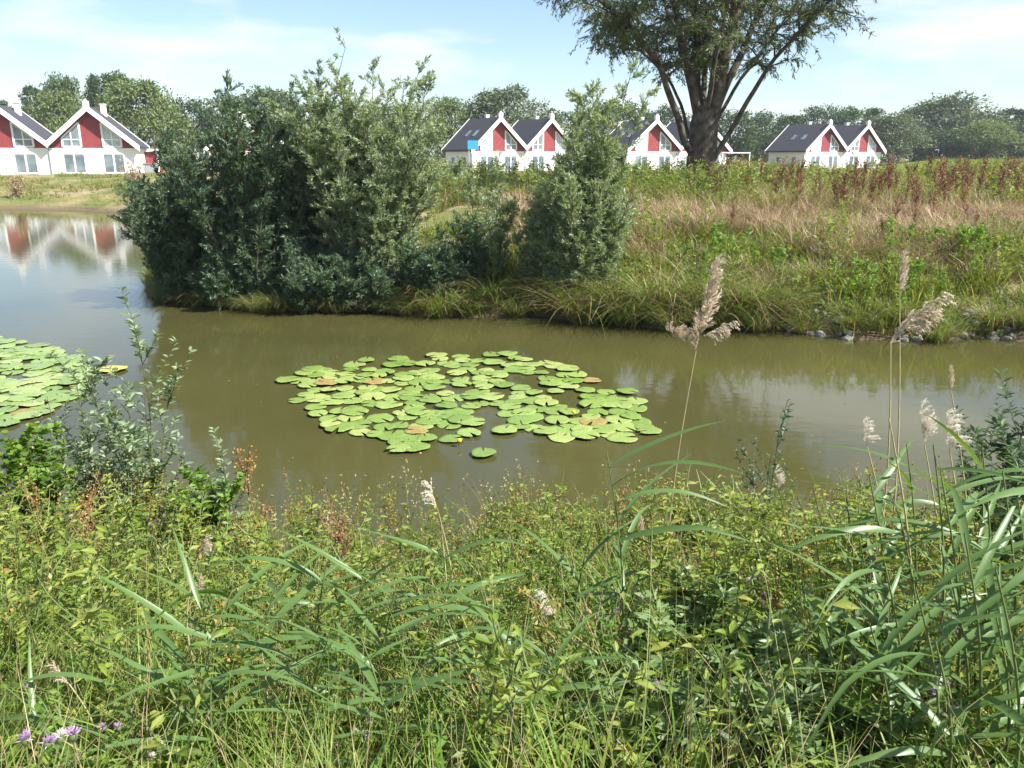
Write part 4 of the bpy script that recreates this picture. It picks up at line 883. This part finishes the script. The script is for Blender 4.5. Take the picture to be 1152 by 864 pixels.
for i, (b, tx, ty, d) in enumerate([(905, 915, 590, 2.5), (940, 952, 560, 2.4), (985, 978, 535, 2.3), (1010, 1020, 500, 2.4), (1040, 1050, 500, 2.2), (1065, 1058, 530, 2.0), (1090, 1105, 505, 2.2), (1120, 1128, 530, 2.0), (1150, 1160, 500, 1.9), (1000, 992, 620, 1.8), (1080, 1085, 600, 1.7), (1130, 1120, 640, 1.6), (1180, 1190, 540, 1.9), (1040, 1030, 660, 1.7), (930, 922, 690, 1.9), (1215, 1230, 560, 2.0), (1160, 1150, 720, 1.5), (960, 966, 600, 2.2), (1060, 1072, 560, 2.5), (1100, 1092, 570, 2.6), (1135, 1145, 560, 2.4), (1020, 1012, 580, 2.1), (1075, 1066, 640, 1.9), (1110, 1120, 690, 1.7), (1045, 1052, 720, 1.6), (985, 978, 700, 1.75)]):
    reed(b, tx, ty, d, 9, None, 'green leafy reed in the tall stand at the right picture edge', LG, leaf=.42, wind=.2 if i % 3 else pi, l0=.2, seed=40 + i)
for i, (b, tx, ty, d) in enumerate([(715, 722, 640, 2.8), (800, 812, 720, 2.3), (850, 842, 700, 2.4), (760, 752, 745, 2.1), (160, 168, 790, 2.0), (60, 52, 800, 1.95), (10, 16, 760, 2.0)]):
    reed(b, tx, ty, d, 6, None, 'short leafy reed scattered singly among the weeds of the near bank', LG, leaf=.34, l0=.3, seed=80 + i)

# ------------------------------------------------------------------ saplings, thistles, docks, tall weeds near the camera
def sapling(name, px, top_py, d, w, nst, lm, ll, lw, label, cat, dens=1.0, wid=None, tp=None, g0=0):
    p = at(px, 600, d); g = np.random.default_rng(int(px) + g0)
    for _ in range(3): z = float(ground_z(p[0], d)); p[0] = (px - 576) / 896 * (d * cos(PITCH) + (H - z - .3) * sin(PITCH))
    h = at(px, top_py, d)[2] - z; root = empty(name, (p[0], d, z - .03)); tag(root, label, cat); S = MB(); P = []; D = []
    for i in range(nst):
        a = g.uniform(0, 6.28); q = g.uniform() ** .7 if i else .05; L = h * (1 if i == 0 else g.uniform(.55, .98)) ; ti = q * w / h * .9
        x = wander((0, 0, 0), (cos(a) * ti, sin(a) * ti, 1), L, 8, .05, (0, 0, .02), g); S.add(*tube(x, np.linspace(.006, .0018, 9), 5))
        tws = [x]
        for k in range(int(5 * dens)):
            s = x[g.integers(2, 8)]; b = g.uniform(0, 6.28); y = wander(s, (cos(b) * .8, sin(b) * .8, 1), h * g.uniform(.12, .3), 4, .08, (0, 0, .06), g); S.add(*tube(y, np.linspace(.003, .001, 5), 3)); tws.append(y)
        for y in tws:
            n = int(len(y) * 3.6 * dens); u = g.uniform(.18, .999, n) * (len(y) - 1); ii = u.astype(int); fr = (u - ii)[:, None]
            P.append(y[ii] * (1 - fr) + y[ii + 1] * fr); b = g.uniform(0, 6.28, n); D.append(nrm(y[ii + 1] - y[ii]) * .7 + np.stack([np.cos(b), np.sin(b), b * 0 + .15], 1))
    P = np.concatenate(P); D = np.concatenate(D); m = MB(); m.add(*folded(P, D, g.uniform(.6, 1.2, len(P)) * ll, g.uniform(.7, 1.15, len(P)) * lw, g=g))
    link('stems', S.mesh('stems', M['twig'], True), root); link('foliage', m.mesh('foliage', M[lm], True), root)
sapling('willow_sapling', 172, 368, 5.0, .55, 9, 'silver', .07, .019, 'silvery willow sapling growing before the water at the left', 'sapling', 1.75)
sapling('willow_sapling', 110, 430, 5.1, .5, 7, 'silver', .066, .018, 'smaller silvery willow in front of the left lily pads', 'sapling', 1.75)
sapling('willow_sapling', 262, 478, 5.0, .45, 6, 'silver', .066, .018, 'low silvery willow right of the taller sapling at the left', 'sapling', 1.57)
sapling('willow_sapling', 1135, 395, 3.6, .55, 9, 'willow', .06, .014, 'dark willow sapling at the right picture edge before the water', 'sapling', 1.80)
sapling('willow_sapling', 858, 440, 4.9, .3, 5, 'willow', .045, .013, 'thin upright willow shoots before the bright water right of the middle', 'sapling', 1.20)
sapling('willow_sapling', 800, 655, 2.5, .5, 12, 'shoot', .08, .018, 'bushy grey green willow sapling in the lower right foreground', 'sapling', 2.10)
sapling('willow_sapling', 880, 720, 2.1, .45, 12, 'shoot', .075, .016, 'low light green willow sapling at the bottom right of the middle', 'sapling', 1.95)
sapling('leafy_sapling', 45, 478, 4.7, .35, 8, 'lush', .06, .040, 'bright green broad leaved sapling near the left picture edge', 'sapling', 1.65)
sapling('leafy_sapling', 222, 530, 4.6, .4, 8, 'lush', .055, .036, 'bright green broad leaved sapling below the silvery willow at the left', 'sapling', 1.65)
sapling('leafy_sapling', 770, 575, 4.4, .4, 8, 'lush', .05, .030, 'fresh green leafy sapling on the near bank right of the middle', 'sapling', 1.65)
# docks
ndk = [as_mesh('dock_plant', dock_kit(700 + i, .75, 0, 1, 2, 520, .012), [M['rust'], M['red_stem'], M['herb']]) for i in range(2)]
nok = [as_mesh('dock_plant', dock_kit(710 + i, .7, 0, 1, 2, 380, .012), [M['orange'], M['red_stem'], M['herb']]) for i in range(2)]
def near(name, me, px, top, d, label, cat, group=None, h0=1.0, rz=None):
    p = at(px, top, d); z = float(ground_z(p[0], d)); s = max(.1, (p[2] - z)) / h0
    o = link(name, me, None, (p[0], d, z), (rnd(-.06, .06), rnd(-.06, .06), rnd(0, 6.28)), s); tag(o, label, cat, group); return o
near('dock_plant', ndk[0], 372, 548, 3.7, 'rust red dock spike standing out among green weeds left of the middle', 'dock', h0=.75)
near('dock_plant', ndk[1], 1072, 600, 3.0, 'rusty dock spike behind the leafy reeds at the right', 'dock', h0=.75)
for px, top, d, l in ((72, 548, 3.8, 'orange brown dock in the left weeds under the bright sapling'), (25, 540, 3.9, 'orange brown dock close to the left picture edge'), (104, 560, 3.7, 'orange dock right of its twin in the left weeds'), (285, 500, 4.9, 'orange tinted stalk at the water edge beside the low silvery willow'), (300, 660, 3.2, 'small orange dock in the middle of the left weeds'), (560, 548, 4.7, 'yellowish dock at the water edge below the lone lily pad'), (1010, 580, 3.9, 'orange dock behind the leafy reeds at the right')):
    near('dock_plant', nok[int(px) % 2], px, top, d, l, 'dock', h0=.7)
# thistles
def thistle_kit(seed, h=.7):
    g = np.random.default_rng(seed); root = empty('thistle'); S = MB(); F = MB(); C = MB(); L = MB(); tips = []
    main = wander((0, 0, 0), (0, 0, 1), h, 6, .04, (0, 0, .05), g); S.add(*tube(main, np.linspace(.005, .002, 7), 5)); tips.append((main[-1], main[-1] - main[-2]))
    for k in range(5):
        s = main[g.integers(3, 6)]; a = g.uniform(0, 6.28); x = wander(s, (cos(a) * .7, sin(a) * .7, 1), h * g.uniform(.14, .3), 4, .06, (0, 0, .1), g); S.add(*tube(x, np.linspace(.003, .0016, 5), 4)); tips.append((x[-1], x[-1] - x[-2]))
    fl = 0
    for t, d in tips:
        d = nrm(d); C = MB(); C.add(*tube([t - d * .004, t + d * .004, t + d * .014, t + d * .022], [.003, .010, .012, .008], 8)); cup = link('flower_cup', C.mesh('flower_cup', M['stem'], True), root); L = MB()
        n = 70; u = nrm(g.normal(size=(n, 3)) * .75 + d * 1.3); L.add(*leaves(t + d * .018 + u * .002, u, g.uniform(.018, .030, n), .0045, 0, g), 0 if g.uniform() < .72 else 1); link('flower_head', L.mesh('flower_head', [M['thistle'], M['fluff']]), cup)
    n = 26; f = g.uniform(.05, .85, n) * 6; i = f.astype(int); P = main[i] + (main[i + 1] - main[i]) * (f - i)[:, None]; a = g.uniform(0, 6.28, n)
    F.add(*folded(P, np.stack([np.cos(a), np.sin(a), np.full(n, .5)], 1), g.uniform(.07, .14, n) * (1.2 - f / 7), .022, g=g))
    link('stem', S.mesh('stem', M['stem'], True), root); link('leaves', F.mesh('leaves', M['herb'], True), root);
    return root
TK = [thistle_kit(800 + i) for i in range(4)]; bpy.context.view_layer.update()
for o in TK: note_kids(o)
tu = set()
for px, top, d, l in ((28, 826, 1.45, 'thistle with purple heads in the lower left corner'), (64, 832, 1.4, 'thistle with the biggest purple heads at the lower left'), (152, 808, 1.8, 'small purple thistle right of the lower left corner'), (396, 812, 2.1, 'pale purple thistle low in the foreground under the leafy reeds'), (735, 772, 2.0, 'purple thistle heads in the lower middle right of the highest reed'), (548, 845, 1.9, 'fluffy thistle heads at the bottom picture edge'), (690, 690, 2.7, 'thistle with lilac heads close to the highest leafy reed'), (1072, 685, 2.2, 'thistle among the leafy reeds at the right'), (1062, 765, 1.9, 'low thistle among the leafy reeds at the right corner'), (850, 640, 2.9, 'faded thistle with whitish heads right of the middle'), (30, 790, 2.1, 'thistle with two lilac heads above the lower left corner'), (740, 660, 2.9, 'seeding thistle with white fluff beside the tall dry reed')):
    k = len(tu); o = TK[k % 4] if k < 4 else copy_tree(TK[k % 4]); tu.add(k); p = at(px, top, d); z = float(ground_z(p[0], d)); s = max(.12, p[2] - z) / .74
    o.location = (p[0], d, z); o.rotation_euler = (0, 0, rnd(0, 6.28)); o.scale = (max(.6, s),) * 2 + (s,); tag(o, l, 'thistle', 'thistles of the near bank')
for px, top, d, lm, l in ((742, 668, 2.35, 'silver', 'silvery leaved willow shoot left of the bushy one in the lower right foreground'), (950, 700, 2.2, 'willow', 'slender willow shoot at the foot of the right reed stand'), (835, 745, 1.9, 'silver', 'grey green willow shoot at the bottom edge right of the middle'), (905, 790, 1.75, 'silver', 'pale willow shoot nearest to the bottom edge at the right'), (765, 770, 1.85, 'willow', 'willow shoot at the bottom edge below the highest reed'), (690, 760, 2.0, 'willow_silver', 'light green willow shoot at the bottom edge in the middle'), (1005, 770, 1.8, 'willow', 'slender willow shoot under the right reed stand')):
    sapling('willow_sapling', px, top, d, .65, 11, 'shoot', .085, .018, l, 'sapling', 1.15, g0=5)
SPK = [as_mesh('seeding_weed', herb_kit(960 + i, .8, 70, .05, .010, 0, 1, 4, top=2, ntop=170, tsz=.9), [M['herb'], M['stem'], M[('yellow_leaf', 'grass', 'orange', 'tan')[i]]]) for i in range(4)]
for i in range(95):
    px = rnd(-40, 1190); d = float(rng.choice([4.6, 4.9, 5.1])) + rnd(-.5, .15); top = rnd(512, 590) - (25 if px < 310 else 0)
    p = at(px, top, d); z = float(ground_z(p[0], d))
    if z < .0 or p[2] - z < .25: continue
    o = link('seeding_weed', SPK[i % 4], None, (p[0], d, z), (rnd(-.1, .1), rnd(-.1, .1), rnd(0, 6.28)), ((p[2] - z) / .82 * .8,) * 2 + ((p[2] - z) / .82,))
    tag(o, 'thin upright seeding weed along the water edge of the near bank', 'weed', 'seeding weeds along the near waterline')
# tall individual weeds
WK = [as_mesh('weed_plant', herb_kit(900 + i, .75, 130, .062, .020, 0, 1, 8, top=2, ntop=70), [M['herb'], M['stem'], M['orange' if i == 1 else ('yellow_leaf' if i == 2 else 'grass')]]) for i in range(4)]
for i in range(230):
    x = rnd(-5, 5); y = float(yn(x)) - rnd(.05, 3.0) ** 1.0
    if y < 2.2 or abs(x) > 1 + .7 * y: continue
    z = float(ground_z(x, y)); lim = 3 - y * tan(R((25.0 if x < 1.4 else 22.8) if x > -1.7 else 21.0)); hh = min(rnd(.5, .95), max(.3, lim - z + rnd(-.1, .22)))
    o = link('weed_plant', WK[i % 4], None, (x, y, z), (rnd(-.1, .1), rnd(-.1, .1), rnd(0, 6.28)), hh / .78)
    tag(o, 'tall branching green weed rising above the low growth of the near bank', 'weed', 'tall weeds of the near bank')

# ------------------------------------------------------------------ the air
hz = MB(); box(hz, -1100, 1100, -200, 1700, -3, 34)
HM, t_, n_, l_ = mat('haze_air'); pv = n_('ShaderNodeVolumePrincipled'); pv.inputs['Color'].default_value = (.80, .90, 1, 1); pv.inputs['Density'].default_value = 0.00032; pv.inputs['Anisotropy'].default_value = 0.2
ho = n_('ShaderNodeOutputMaterial'); l_(pv.outputs[0], ho.inputs['Volume'])
o = link('haze', hz.mesh('haze', HM)); tag(o, kind='stuff')
